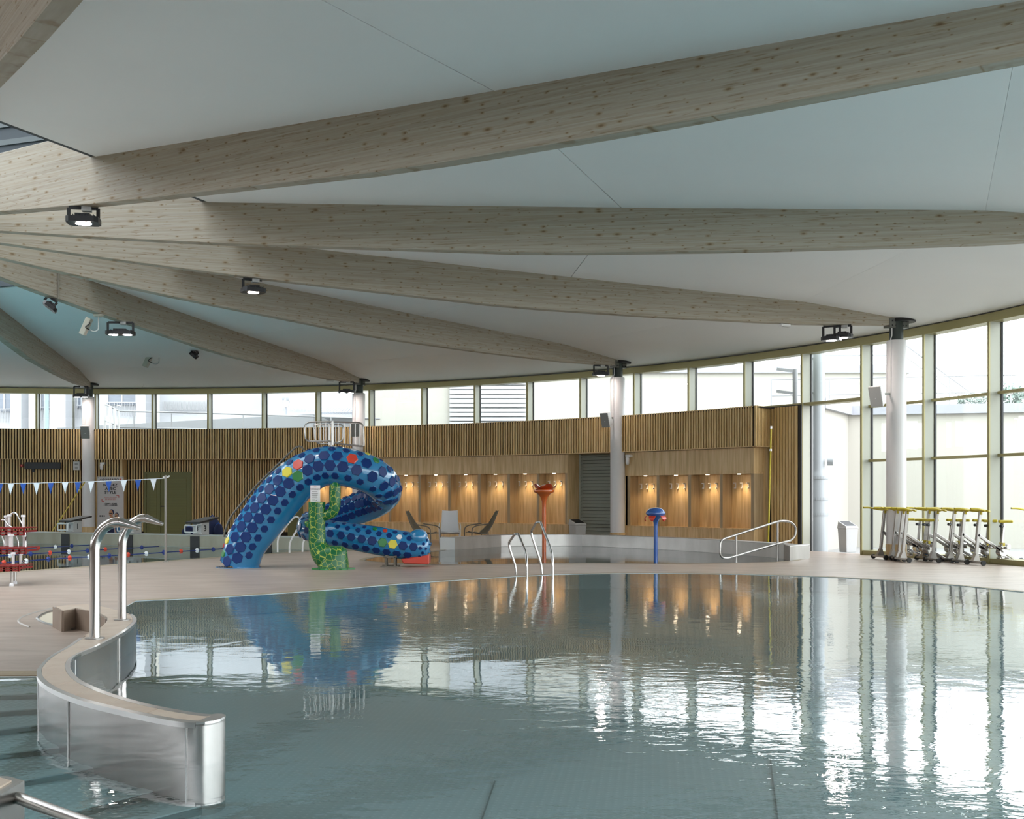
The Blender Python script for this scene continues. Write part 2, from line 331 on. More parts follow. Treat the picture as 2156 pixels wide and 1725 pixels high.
M['rearwall'] = mat('dark_brown_wall', (0.17, 0.115, 0.065), 0.7)
M['postgrey'] = mat('warm_grey_post', (0.30, 0.275, 0.245), 0.4)
M['steelcap'] = mat('polished_steel_trim', (0.62, 0.61, 0.60), 0.28, 1.0)
M['deck'] = tile_mat('deck_stone_tile', (0.425, 0.335, 0.275), (0.335, 0.255, 0.203), (0.485, 0.395, 0.335), (0.80, 0.79, 0.78))
M['coping'] = mat('coping_tile', (0.56, 0.44, 0.345), 0.5, noise=((0.62, 0.51, 0.41), 5, (1, 1, 1)))
M['cladtile'] = mat('brown_cladding_tile', (0.25, 0.185, 0.14), 0.55, noise=((0.29, 0.22, 0.17), 4, (1, 1, 1)))
M['grout'] = mat('pale_grout', (0.46, 0.43, 0.40), 0.8)
M['grating'] = mat('beige_grating', (0.38, 0.31, 0.21), 0.6)
M['recess'] = mat('pale_beige_floor', (0.62, 0.55, 0.43), 0.5)
M['lagoon_floor'] = pool_steel('lagoon_lining', (0.60, 0.70, 0.72), (0.94, 0.98, 1.0), 20.0)
M['sport_floor'] = pool_steel('sport_pool_lining', (0.52, 0.70, 0.73), (0.62, 0.78, 0.81), 5.0)
M['kid_floor'] = pool_steel('splash_pool_lining', (0.36, 0.38, 0.37), (0.42, 0.44, 0.43), 7.0)
M['lagoon_side'] = mat('lagoon_side_sheet', (0.80, 0.88, 0.90), 0.5)  # paler than the bottom lining, makes up for weaker light on upright faces
M['seam'] = mat('dark_weld_seam', (0.16, 0.22, 0.23), 0.5)
M['step'] = pool_steel('studded_step_sheet', (0.50, 0.55, 0.54), (0.80, 0.85, 0.84), 18.0)
M['water'] = water_mat('lagoon_water', (0.69, 0.80, 0.815), 0.0030)
M['water_kid'] = water_mat('splash_water', (0.80, 0.88, 0.88), 0.0016)
M['water_sport'] = water_mat('sport_water', (0.66, 0.83, 0.845), 0.0008, 4.6)
M['green'] = mat('olive_green_door_paint', (0.145, 0.135, 0.034), 0.45)
M['greenlouv'] = mat('olive_green_louvre', (0.18, 0.17, 0.045), 0.45)
M['louv'] = mat('grey_green_louvre_blade', (0.40, 0.42, 0.36), 0.45, 0.0)
M['snake'] = mat('blue_gloss_shell', (0.016, 0.21, 0.45), 0.25, coat=1.0)
M['scale'] = mat('deep_blue_scale', (0.006, 0.032, 0.15), 0.32, spec=0.22, coat=0.12)
M['red'] = mat('red_gloss', (0.62, 0.05, 0.025), 0.28, coat=0.6)
M['yellow'] = mat('yellow_gloss', (0.72, 0.62, 0.04), 0.3, coat=0.6)
M['sgreen'] = mat('green_gloss', (0.015, 0.20, 0.04), 0.28, coat=0.6)
M['swhite'] = mat('white_gloss', (0.80, 0.80, 0.82), 0.25, coat=0.6)
M['cactus'] = cactus_mat()
M['orange'] = mat('orange_gloss', (0.62, 0.115, 0.012), 0.25, coat=0.8)
M['dkorange'] = mat('dark_orange_gloss', (0.42, 0.045, 0.008), 0.25, coat=0.8)
M['bluefl'] = mat('blue_gloss', (0.012, 0.09, 0.36), 0.22, coat=0.9)
M['blue'] = mat('blue_cloth', (0.012, 0.07, 0.33), 0.6)
M['navy'] = mat('navy_cloth', (0.012, 0.02, 0.07), 0.8)
M['whitecloth'] = mat('white_cloth', (0.72, 0.73, 0.76), 0.7)
M['fred'] = mat('red_float', (0.65, 0.05, 0.015), 0.35)
M['fwhite'] = mat('white_float', (0.80, 0.80, 0.82), 0.35)
M['fblue'] = mat('blue_float', (0.01, 0.03, 0.20), 0.35)
M['redtray'] = mat('red_plastic_tray', (0.24, 0.010, 0.008), 0.45)
M['mesh'] = mat('brown_mesh_fabric', (0.14, 0.115, 0.075), 0.7)
M['frame'] = mat('brown_grey_frame', (0.16, 0.14, 0.11), 0.5)
M['ykbar'] = mat('yellow_rubber', (0.47, 0.37, 0.025), 0.45)
M['pole'] = mat('yellow_pole', (0.52, 0.42, 0.02), 0.5)
M['poster'] = mat('poster_print_paper', (0.52, 0.49, 0.48), 0.5)
M['ink'] = mat('black_ink', (0.012, 0.012, 0.014), 0.6)
M['redink'] = mat('red_ink', (0.55, 0.06, 0.04), 0.6)
M['skin'] = mat('printed_skin', (0.48, 0.24, 0.13), 0.6)
M['suit'] = mat('printed_blue_suit', (0.02, 0.14, 0.30), 0.6)
M['pink'] = mat('printed_red_lips', (0.45, 0.06, 0.04), 0.6)
M['cream'] = mat('cream_render', (0.43, 0.41, 0.36), 0.8, bump=(0.05, 20))
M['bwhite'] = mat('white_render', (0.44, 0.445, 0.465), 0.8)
M['zinc'] = mat('grey_zinc_coping', (0.32, 0.325, 0.355), 0.5)
M['pave'] = mat('pale_paving', (0.30, 0.295, 0.285), 0.8)
M['bwin'] = mat('blue_grey_window', (0.16, 0.18, 0.22), 0.2)
M['pipe'] = mat('grey_downpipe', (0.36, 0.385, 0.395), 0.45)
M['rail'] = mat('pale_railing', (0.31, 0.31, 0.315), 0.4)
M['mint'] = mat('pale_mint_post', (0.26, 0.34, 0.345), 0.6)
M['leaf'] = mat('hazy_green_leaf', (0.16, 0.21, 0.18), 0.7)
M['trunk'] = mat('tree_bark', (0.18, 0.14, 0.10), 0.9)
M['asphalt'] = mat('grey_ramp', (0.24, 0.245, 0.25), 0.8)
# ================================================================ ROOF
BTH = {1: 100.0, 2: 73.3, 3: 45.6, 4: 18.05, 5: -7.5, 6: -32.0, 7: -54.5}
BL = {1: 21.4, 2: 20.43, 3: 20.1, 4: 20.5, 5: 20.5, 6: 20.5, 7: 21.5}
def ray_R(th, R):                                               # distance from the hub to the hall circle of radius R
    u = Vector((math.cos(th), math.sin(th))); d = HUB - Vector((CX, CY)); b = d.dot(u)
    return -b + math.sqrt(b * b - d.dot(d) + R * R)
def zt(s): return itp(s, [-0.75, 0, 2.4, 9, 12, 15, 20], [5.21, 5.33, 5.575, 5.84, 5.98, 6.12, 6.34])
def zb(s): return itp(s, [0, 2.5, 6, 9, 11, 14, 16, 18, 20], [5.18, 5.09, 5.085, 5.13, 5.25, 5.42, 5.57, 5.75, 5.9])
ths = [(BTH[k], BL[k]) for k in (1, 2, 3, 4, 5, 6, 7)]
for t in (-79, -104, -129, -154, -180, -206, -233): ths.append((t, ray_R(math.radians(t), RC)))
ths = [(math.radians(t), l) for t, l in ths]
ceil = struct('ceiling')
SUB = 8
def ceil_pt(i, t, row, up=0.0):
    (t0, l0), (t1, l1) = ths[i], ths[(i + 1) % len(ths)]
    if i == len(ths) - 1: t1 -= 2 * PI
    if row == 'F':
        th = lerp(t0, t1, t); r = ray_R(th, RF + 0.34); return Vector((HUB.x + r * math.cos(th), HUB.y + r * math.sin(th), 5.21 + up))
    p = [Vector((HUB.x + (l - row) * math.cos(a), HUB.y + (l - row) * math.sin(a), zt(row) + up)) for a, l in ((t0, l0), (t1, l1))]
    if row < 1:                                                 # bulge the outer rows with the circle
        th = lerp(t0, t1, t); k = lerp(l0, l1, t) - row; c = Vector((HUB.x + k * math.cos(th), HUB.y + k * math.sin(th), zt(row) + up)); return c
    return p[0].lerp(p[1], t)
for i in range(len(ths)):
    for rows in ((14.25, 11, 7.708), (7.692, 5, 2.4015), (2.3985, 0.0, 'F')):
        m = MB(); nr = len(rows)
        for up in (0.0, 0.03):
            b = len(m.v); pts = []; fs = []
            for r in rows:
                for k in range(SUB + 1): pts.append(ceil_pt(i, lerp(0.0004, 0.9996, k / SUB), r, up))
            for a in range(nr - 1):
                for k in range(SUB): q = a * (SUB + 1) + k; fs.append((q, q + 1, q + SUB + 2, q + SUB + 1))
            m.add(pts, fs)
        W1 = SUB + 1; nb = nr * W1; edge = [k for k in range(W1)] + [a * W1 + SUB for a in range(1, nr)] + [(nr - 1) * W1 + k for k in range(SUB - 1, -1, -1)] + [a * W1 for a in range(nr - 2, 0, -1)]
        m.f += [(edge[j], edge[(j + 1) % len(edge)], nb + edge[(j + 1) % len(edge)], nb + edge[j]) for j in range(len(edge))]; m.m += [0] * len(edge)
        obj('ceiling_panel', m, M['ceil'], ceil, smooth=12)
    m = MB()                                                    # roof deck over the panels
    pts = []; fs = []
    for r, up in ((14.25, 0.10), (2.4, 0.12), ('F', 0.12), ('F', 0.4), (2.4, 0.5), (14.25, 0.5)):
        for k in range(SUB + 1): pts.append(ceil_pt(i, k / SUB, r, up))
    for a in range(6):
        for k in range(SUB): q = a * (SUB + 1) + k; p = ((a + 1) % 6) * (SUB + 1) + k; fs.append((q, q + 1, p + 1, p))
    m.add(pts, fs); obj('roof_deck', m, M['dark_timber'], ceil)
M['batten'] = mat('dark_grey_batten', (0.11, 0.125, 0.13), 0.7)
sky = struct('skylight_1')                                      # lantern above the hub
m = MB()
n = len(ths)
for i in range(n):
    a, b = ceil_pt(i, 0, 14.3), ceil_pt(i, 1, 14.3)
    obj('upstand', MB().bar((a.x, a.y, 8.4), (b.x, b.y, 8.4), 0.12, 4.6), M['dark_timber'], sky)
    for z in (6.5, 6.9, 7.3, 7.7, 8.1, 8.5, 8.9, 9.3, 9.7, 10.1): obj('lantern_batten', MB().bar((lerp(a.x, HUB.x, .012), lerp(a.y, HUB.y, .012), z), (lerp(b.x, HUB.x, .012), lerp(b.y, HUB.y, .012), z), 0.05, 0.12), M['batten'], sky)
for k in range(14):
    a = ths[k][0]; p = HUB + Vector((math.cos(a), math.sin(a))) * 6.1
    obj('lantern_rafter', MB().bar((HUB.x, HUB.y, 11.2), (p.x, p.y, 10.6), 0.12, 0.35), M['dark_timber'], sky)
obj('pane', MB().lathe([(6.3, 10.85), (6.3, 10.86), (0.2, 11.5)], 28, (HUB.x, HUB.y, 0)), M['glass'], sky)
# beams
BLAB = {1: 'whitewashed glulam roof beam ending on the column beside the swimwear poster',
        2: 'whitewashed glulam roof beam ending on the column behind the blue slide',
        3: 'whitewashed glulam roof beam ending on the column beside the grey louvre door',
        4: 'whitewashed glulam roof beam ending on the column above the yellow aquabikes',
        5: 'almost level knotty glulam beam leaving the frame with no column, under the widest beam',
        6: 'widest glulam roof beam sloping up across the ceiling with a lit lamp at its low end',
        7: 'stub of glulam roof beam cut off by the upper corner of the picture'}
BEAM = {}
for k in BTH:
    a = math.radians(BTH[k]); L_ = BL[k]; e = HUB + L_ * Vector((math.cos(a), math.sin(a)))
    t = thing('roof_beam', BLAB[k], 'beam', (e.x, e.y, 0), a + PI, 'radiating glulam roof beams'); BEAM[k] = t
    m = MB(); ss = [0.0, 0.6, 1.2, 2.4] + [2.4 + j for j in range(1, 12)] + [14.3, 15.2, 16.2, 17.2, 18.2, L_ - 0.7]; pts = []
    for s in ss:
        top = zt(s) + 0.05 if s < 14.35 else 6.47 + 0.0 * s
        for y, z in ((-0.1, zb(s)), (0.1, zb(s)), (0.1, top), (-0.1, top)): pts.append((s, y, z))
    fs = []
    for j in range(len(ss) - 1):
        for q in range(4): fs.append((j * 4 + q, j * 4 + (q + 1) % 4, j * 4 + 4 + (q + 1) % 4, j * 4 + 4 + q))
    fs += [(0, 1, 2, 3), tuple(len(pts) - 4 + q for q in range(4))]
    m.add(pts, fs); obj('glulam', m, M['beam'], t, bev=0.008)
    m = MB().box((-0.02, 0, 5.22), (0.5, 0.23, 0.2)); obj('end_plate', m, M['plate'], t, bev=0.004)
    m = MB()
    for j in range(5):
        for z in (5.17, 5.27): m.box((-0.2 + j * 0.09, 0, z), (0.03, 0.25, 0.03))
    obj('bolts', m, M['black'], t, kind='stuff')
m = MB(); m.lathe([(0.75, 5.6), (0.95, 5.6), (0.95, 6.5), (0.75, 6.5)], 28, (HUB.x, HUB.y, 0))
tag(obj('hub_ring', m, M['plate']), 'round steel ring where the glulam roof beams meet', 'ring')
# ================================================================ COLUMNS
CLAB = {1: 'round white column beside the swimwear poster', 2: 'round white column behind the top of the blue slide',
        3: 'round white column beside the grey louvre door', 4: 'round white column rising behind the yellow aquabikes'}
CP = {}
for k in (1, 2, 3, 4):
    c = pol(RC, A0 - (k - 1) * 5 * DA); CP[k] = c
    t = thing('column', CLAB[k], 'column', c, 0, 'white columns under the roof beams')
    m = MB().lathe([(0.2135, 0.0), (0.2135, 4.82), (0.2, 4.85), (0.15, 4.85)], 40); obj('shaft', m, M['column'], t, smooth=40)
    m = MB().lathe([(0.15, 4.84), (0.15, 5.3)], 24); obj('neck', m, M['neck'], t, smooth=40)
    inw = Vector((CX - c.x, CY - c.y)).normalized()
    m = MB().lathe([(0.3, 5.262), (0.3, 5.30), (0.28, 5.34)], 36, (-inw.x * 0.15, -inw.y * 0.15, 0)); obj('ceiling_collar', m, M['black'], t, smooth=40)
    m = MB().lathe([(0.225, 0.0), (0.225, 0.34), (0.21, 0.345)], 40); obj('timber_base', m, M['fascia'], t, smooth=40)
    q = Vector((-c.x, -c.y)).normalized(); q = Matrix.Rotation(-0.55, 2) @ q
    m = MB().tube([(q.x * 0.222, q.y * 0.222, 3.55), (q.x * 0.222, q.y * 0.222, 4.87), (q.x * 0.175, q.y * 0.175, 4.95), (q.x * 0.175, q.y * 0.175, 5.32)], 0.012, 6); obj('cable_conduit', m, M['white'], t)
# ================================================================ FACADE
ZH0, ZH1, ZBAND0, ZBAND1 = 5.03, 5.21, 2.70, 3.735
RG = RF + 0.31
NW0, NW1 = -3, 30
FULL = 14
for i in range(NW0, NW1):
    a0, a1 = A0 - i * DA, A0 - (i + 1) * DA
    w = struct('window_%d' % (i - NW0 + 1))
    lo = 0.10 if i >= FULL - 1 + 0 and i + 1 > FULL - 1 and i >= FULL - 1 else ZBAND1
    if i == FULL - 1: lo = ZBAND1
    if i < FULL - 1: lo = ZBAND1
    g = MB().arc(RG, RG + 0.012, a0 - 0.0012, a1 + 0.0012, lo, ZH0); obj('pane', g, M['glass'], w)
    # fin at a1: olive nose, flank paled for the daylight on it, dark gasket
    zl = lo if i + 1 < FULL - 1 else 0.0
    if i + 1 == FULL - 1: zl = 0.0
    p = pol(RF, a1); mid = pol(RF + 0.012, a1, (zl + ZH0) / 2)
    obj('fin_nose', MB().box(mid, (0.024, 0.06, ZH0 - zl), rz=a1), M['olive'], w)
    mid = pol(RF + 0.165, a1, (zl + ZH0) / 2); obj('fin', MB().box(mid, (0.282, 0.058, ZH0 - zl), rz=a1), M['fin'], w)
    mid = pol(RG + 0.006, a1, (zl + ZH0) / 2); obj('gasket', MB().box(mid, (0.05, 0.10, ZH0 - zl), rz=a1), M['gasket'], w)
    obj('head_rail', MB().arc(RF + 0.02, RG + 0.06, a0, a1, ZH0, ZH1), M['olive'], w)
    if i >= FULL - 1 and i != FULL - 1 or i >= FULL:
        for z in (3.555, 2.255): obj('transom', MB().arc(RF + 0.17, RG + 0.03, a0 - 0.0026, a1 + 0.0026, z - 0.03, z + 0.03), M['olive'], w, bev=0.006)
        obj('sill', MB().arc(RF + 0.02, RG + 0.08, a0, a1, 0.0, 0.11), M['olive'], w)
    else:
        obj('sill', MB().arc(RF + 0.05, RG + 0.06, a0, a1, ZBAND1 - 0.02, ZBAND1 + 0.05), M['olive'], w)
# ================================================================ CURVED BACK WALL
def slats(parent, R, a0, a1, z0, z1, pitch=0.092, w=0.047, d=0.05):
    n = int(abs(a1 - a0) * R / pitch); m = MB()
    for k in range(n):
        a = a0 + (a1 - a0) * (k + 0.5) / n; c = pol(R + d / 2, a, (z0 + z1) / 2); m.box(c, (d, w, z1 - z0), rz=a)
    return obj('slat', m, M['slat'], parent, kind='stuff')
AL = 1.95                                                        # angle where the wall leaves the frame
wall = struct('wall_back')
RB = 23.75
aBr = ANG(1590, RB)
obj('core', MB().arc(24.80, 24.98, AL, A0 - (FULL - 1) * DA, 0, ZBAND1), M['grey'], wall)
slats(wall, RB, AL, aBr, ZBAND0, ZBAND1)
obj('band_backing', MB().arc(RB + 0.055, RB + 0.08, AL, aBr, ZBAND0, ZBAND1), M['slatback'], wall)
obj('band_soffit', MB().arc(RB + 0.01, 24.66, AL, aBr, ZBAND0 - 0.02, ZBAND0), M['fascia'], wall)
obj('band_top', MB().arc(RB + 0.01, 24.6, AL, aBr, ZBAND1 - 0.05, ZBAND1 - 0.02), M['slatback'], wall)
m = MB()                                                        # slatted return of the band at its end
pA = pol(RB + 0.02, aBr); pB = pol(24.5, ANG(1622, 24.5))
nn = max(4, int((pB - pA).length / 0.075)); rr = math.atan2((pB - pA).y, (pB - pA).x)
for k in range(nn + 1): c = pA.lerp(pB, k / nn); m.box((c.x, c.y, (ZBAND0 + ZBAND1) / 2), (0.05, 0.045, ZBAND1 - ZBAND0), rz=rr)
obj('return_slat', m, M['slat'], wall, kind='stuff')
obj('return_backing', MB().bar((pA.x - 0.05, pA.y + 0.02, (ZBAND0 + ZBAND1) / 2), (pB.x - 0.05, pB.y + 0.03, (ZBAND0 + ZBAND1) / 2), 0.03, ZBAND1 - ZBAND0), M['slatback'], wall)
# slatted lower wall beside the poster, then the deeper recess with the door
RL, RR = 23.93, 24.42
aL1 = ANG(256, RL); aR0 = ANG(262, RR); aN0 = ANG(640, RR)
slats(wall, RL, AL, aL1, 0.16, ZBAND0); obj('lower_backing', MB().arc(RL + 0.055, RL + 0.08, AL, aL1, 0, ZBAND0), M['slatback'], wall)
obj('corner_post', MB().box(pol(RL + 0.2, aL1, ZBAND0 / 2), (0.44, 0.06, ZBAND0), rz=aL1), M['fascia'], wall)
aD0, aD1 = ANG(303, RR), ANG(403, RR); ZD = ZW(352, 995, RR)
slats(wall, RR, aR0, aD0, 0.16, ZBAND0); slats(wall, RR, aD1, aN0, 0.16, ZBAND0)
slats(wall, RR, aD0, aD1, ZD + 0.02, ZBAND0)
obj('recess_backing', MB().arc(RR + 0.06, RR + 0.09, aR0 + 0.02, aN0 - 0.02, 0, ZBAND0), M['slatback'], wall)
# panelled alcoves with hooks
def alcoves(name, R, px0, px1, divs, dw):
    w = struct(name); zt_, zb_ = ZW((px0 + px1) / 2, 1000, R), 0.52
    a0, a1 = ANG(px0, R), ANG(px1, R); T = 0.05; dep = 0.36
    obj('fascia_board', MB().arc(R, R + T, a0, a1, zt_, ZBAND0 - 0.03), M['fascia'], w)
    obj('shadow_gap', MB().arc(R + 0.02, R + T, a0, a1, ZBAND0 - 0.03, ZBAND0), M['gasket'], w)
    obj('plinth_board', MB().arc(R, R + T, a0, a1, 0, zb_), M['fascia'], w)
    obj('seat_ledge', MB().arc(R - 0.012, R + dep, a0, a1, zb_, zb_ + 0.035), M['niche'], w)
    obj('soffit', MB().arc(R + T, R + dep, a0, a1, zt_ + 0.0, zt_ + 0.03), M['niche'], w)
    obj('back_board', MB().arc(R + dep, R + dep + 0.03, a0, a1, 0, ZBAND0), M['niche'], w)
    da = dw / R / 2
    edges = [ANG(p, R) for p in divs]
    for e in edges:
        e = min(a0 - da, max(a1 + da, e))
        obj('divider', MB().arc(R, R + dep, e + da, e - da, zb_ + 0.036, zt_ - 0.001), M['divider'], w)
    for k in range(len(edges) - 1):
        b0, b1 = edges[k] - da, edges[k + 1] + da
        p = pol(R + 0.09, lerp(b0, b1, 0.5), zt_ - 0.012)
        s = obj('spotlight', MB().lathe([(0.045, 0), (0.05, 0.012)], 14, p), M['spot'], w)
        li = bpy.data.lights.new('alcove_lamp', 'SPOT'); li.energy = 17.0; li.color = (1.0, 0.72, 0.42); li.spot_size = 1.75; li.spot_blend = 1.0; li.shadow_soft_size = 0.08
        lo = bpy.data.objects.new('lamp_bulb', li); COL.objects.link(lo); lo.parent = w; lo.location = p + Vector((0, 0, -0.03)); am_ = lerp(b0, b1, 0.5); lo.rotation_euler = (0.0, -0.16, am_)
        for t in (0.14, 0.37, 0.60, 0.83):
            a = lerp(b0, b1, t); z = zt_ - 0.30; q = MB()
            q.box(pol(R + dep - 0.008, a, z), (0.016, 0.035, 0.15), rz=a); q.box(pol(R + dep - 0.05, a, z + 0.06), (0.09, 0.03, 0.03), rz=a); q.box(pol(R + dep - 0.035, a, z - 0.07), (0.06, 0.03, 0.03), rz=a)
            obj('coat_hook', q, M['white'], w, bev=0.004)
    return w
M['spot'] = mat('warm_spot_lens', (1, 0.8, 0.5), 0.3, emit=((1.0, 0.80, 0.55), 9.0))
RN = 23.95
alcoves('wall_alcoves_1', RN, 640, 1196, [643, 695.5, 758, 821, 883.5, 946, 1009, 1071, 1133, 1192.5], 0.095)
alcoves('wall_alcoves_2', RN, 1316, 1587, [1324, 1385.5, 1452, 1518.5, 1584], 0.10)
def ret(parent, px0, R0, px1, R1, z0, z1, mt, name, th=0.04):
    a, b = pol(R0, ANG(px0, R0)), pol(R1, ANG(px1, R1)); obj(name, MB().bar((a.x, a.y, (z0 + z1) / 2), (b.x, b.y, (z0 + z1) / 2), th, z1 - z0), M[mt], parent)
ret(wall, 1195.5, RN, 1222, 24.6, 0, ZBAND0, 'fascia', 'side_board')
ret(wall, 1586, RN + 0.01, 1621, 24.6, 0, ZBAND0, 'fascia', 'end_board')
ret(wall, 1316, RN, 1313, 24.6, 0, ZBAND0, 'fascia', 'side_board')
ret(wall, 640, RN, 640, 24.6, 0, ZBAND0, 'fascia', 'side_board')
# narrow slatted panel next to the glass
RP = 24.45
aP0, aP1 = ANG(1623, RP), ANG(1678, RP); zp = ZW(1650, 857, RP)
pw = struct('wall_slat_panel'); slats(pw, RP, aP0, aP1, 0.18, zp, 0.098, 0.068)
obj('backing', MB().arc(RP + 0.046, RP + 0.07, aP0 + 0.004, aP1 - 0.004, 0, zp + 0.03), M['gasket'], pw)
obj('plinth', MB().arc(RP + 0.01, RP + 0.03, aP0, aP1, 0, 0.15), M['fascia'], pw)
# olive green double door in the recess
dr = struct('door_1'); da_ = lambda px: ANG(px, RR)
def leaf(px0, px1):
    a, b = da_(px0), da_(px1)
    obj('leaf_panel', MB().arc(RR + 0.0, RR + 0.04, a, b, 0.02, ZD - 0.05), M['green'], dr)
    wA = 0.13 / RR; n = 46; m = MB(); z0, z1 = 0.2, ZD - 0.22
    for k in range(n):
        z = lerp(z0, z1, (k + 0.5) / n); c = pol(RR - 0.008, (a + b) / 2, z); m.box(c, (0.022, (a - b - 2 * wA) * RR, (z1 - z0) / n * 0.55), rz=(a + b) / 2)
    obj('louvre_blades', m, M['greenlouv'], dr, kind='stuff')
leaf(309, 337.5); leaf(338.5, 401)
obj('door_frame', MB().arc(RR - 0.02, RR + 0.05, da_(303), da_(308.5), 0, ZD).arc(RR - 0.02, RR + 0.05, da_(401.5), da_(404), 0, ZD).arc(RR - 0.02, RR + 0.05, da_(303), da_(404), ZD - 0.05, ZD + 0.02), M['green'], dr)
a = da_(341); obj('door_handle', MB().box(pol(RR - 0.04, a, 1.05), (0.06, 0.04, 0.04), rz=a).box(pol(RR - 0.07, da_(343.5), 1.05), (0.03, 0.13, 0.03), rz=a), M['black'], dr)
# second olive door seen under the slide
d2 = struct('door_2'); a, b = da_(606), da_(639)
obj('leaf_panel', MB().arc(RR - 0.01, RR + 0.05, a, b, 0.02, ZD - 0.6), M['green'], d2); obj('door_frame', MB().arc(RR - 0.03, RR + 0.05, a + 0.004, b - 0.004, ZD - 0.6, ZD - 0.52), M['green'], d2)
# grey louvre door
lv = struct('door_3'); RV = 24.52; a, b = ANG(1221.5, RV), ANG(1287, RV)
obj('louvre_frame', MB().arc(RV - 0.03, RV + 0.1, a + 0.001, a - 0.0015, 0, ZBAND0), M['louv'], lv); obj('louvre_back', MB().arc(RV + 0.08, RV + 0.1, a, ANG(1318, RV), 0, ZBAND0), M['gasket'], lv)
nb = 26
for k in range(nb):
    z = lerp(0.05, ZBAND0, (k + 0.5) / nb); ac = (a + b) / 2 - 0.005
    M4 = Matrix.Rotation(ac, 4, 'Z') @ Matrix.Rotation(math.radians(38), 4, 'Y')
    obj('louvre_blade', MB().box(pol(RV, ac, z), (0.012, (a - b) * RV * 1.25, 0.11), mx=M4), M['louv'], lv)
# side and rear of the hall (outside the picture, they close the room for the light)
wl = struct('wall_left'); obj('wall_slab', MB().arc(24.6, 24.8, AL, AL + 2.2, 0, 3.73, step=0.1), M['rearwall'], wl)
wr_ = struct('wall_rear'); obj('wall_slab', MB().arc(24.7, 24.9, AL + 2.2, A0 - NW1 * DA + 2 * PI, 0, 3.73, step=0.1), M['rearwall'], wr_)
# ================================================================ GROUND AND DECK
gr = obj('ground', MB().box((0, 30, -1.62), (260, 220, 0.04)), M['pave'], kind='structure')
out_apron = MB().arc(RF + 0.4, RF + 60, A0 + 0.3, -0.9, -0.3, -0.05, step=0.1); obj('ground_apron', out_apron, M['pave'], kind='structure')
# lagoon wall outlines (pixels of the photograph, tops at z = 0.22)
ZC = 0.22
WL = [(390, 180), (455, 210), (550, 192), (655, 213), (720, 233), (765, 257), (776, 272), (765, 295), (720, 335), (660, 360), (575, 412), (490, 470), (400, 520), (330, 570), (285, 620), (270, 650), (280, 700), (340, 755), (450, 810), (600, 865), (800, 915), (1000, 960), (1200, 1000), (1350, 1020)]
WCAP = [(1420, 1023), (1490, 1020), (1550, 1012), (1600, 998), (1632, 980), (1638, 968), (1610, 960), (1570, 959)]
WR = [(1530, 965), (1400, 950), (1200, 915), (1000, 870), (800, 810), (650, 750), (570, 705), (520, 650), (505, 600), (530, 550), (600, 510), (700, 470), (800, 420), (900, 365), (970, 310), (990, 270), (960, 235), (860, 205), (760, 180), (640, 162), (500, 166)]
def gz(p, z=ZC): v = G8(p[0], p[1], z); return Vector((v.x, v.y))
far_edge = [(286, 1265.5), (440, 1259), (560, 1251.5), (640, 1246), (740, 1238.5), (839, 1230), (959, 1222), (1060, 1215.5), (1158, 1210.5), (1240, 1208.5), (1296, 1207.8), (1400, 1207.2), (1500, 1208.5), (1615, 1211), (1700, 1214), (1775, 1217), (1894, 1224), (2014, 1233), (2154, 1247)]
fe = [Vector(G(x, y).to_2d()) for x, y in far_edge]
near = [Vector(p) for p in [(8.6, 15.6), (9.3, 13.6), (9.5, 11), (9.2, 8), (8.0, 4.6), (6.0, 2.6), (3.4, 1.9), (0.8, 2.2), (-1.0, 3.0), (-1.9, 4.0), (-2.02, 4.9), (-3.2, 5.3), (-4.8, 6.2), (-5.6, 7.6), (-5.7, 9.0)]]
stepline = [gz((0, 690), 0.0), gz((262, 688), 0.0)]
midw = [gz(p) for p in [(395, 640), (410, 575), (545, 492), (670, 428), (805, 352), (880, 285), (860, 235), (760, 200), (640, 182)]]
MAIN = fe + near + stepline + midw
kid_front = [(1678, 1178), (1669, 1181), (1631, 1184), (1530, 1186.3), (1439, 1187), (1385, 1187.3), (1240, 1186), (1130, 1187), (1040, 1188.3), (911, 1189), (842, 1186.5), (790, 1183), (765, 1180), (775, 1176), (800, 1172), (850, 1168), (900, 1162), (940, 1158.5)]
kf = [Vector(G(x, y).to_2d()) for x, y in kid_front]
kid_back_px = [(958, 1158), (1055, 1151.3), (1148, 1150), (1225, 1150), (1318, 1153.8), (1439, 1160), (1520, 1165.5), (1588, 1171), (1650, 1177)]
kb = [Vector(G(x, y).to_2d()) for x, y in kid_back_px]
KID = kf + kb
L2 = Vector((-0.4384, -0.8988)); W2 = Vector((-0.8988, 0.4384))    # lane direction, end wall direction
SC = Vector((-5.05, 30.35))
SPORT = [SC, SC + L2 * 22, SC + L2 * 22 + W2 * 15.5, SC + W2 * 15.5]
outer = [pol(RF + 0.4, t).to_2d() for t in [A0 + 0.33 - k * (2 * PI / 72) for k in range(72)]]
def flat(name, loops, z, mt, parent=None):
    v3 = [[Vector((p.x, p.y, 0)) for p in lp] for lp in loops]; allv = [p for lp in v3 for p in lp]
    m = MB(); m.add([(p.x, p.y, z) for p in allv], [tuple(t) for t in tessellate_polygon(v3)]); return obj(name, m, mt, parent)
fl = flat('floor', [outer, MAIN, KID, SPORT], 0.0, M['deck']); fl['kind'] = 'structure'
for p in fl.data.polygons: pass
def skirt(poly, z0, z1, rev=False):
    m = MB(); n = len(poly); m.add([(p.x, p.y, z1) for p in poly] + [(p.x, p.y, z0) for p in poly], [(i, (i + 1) % n, n + (i + 1) % n, n + i) for i in range(n)]); return m
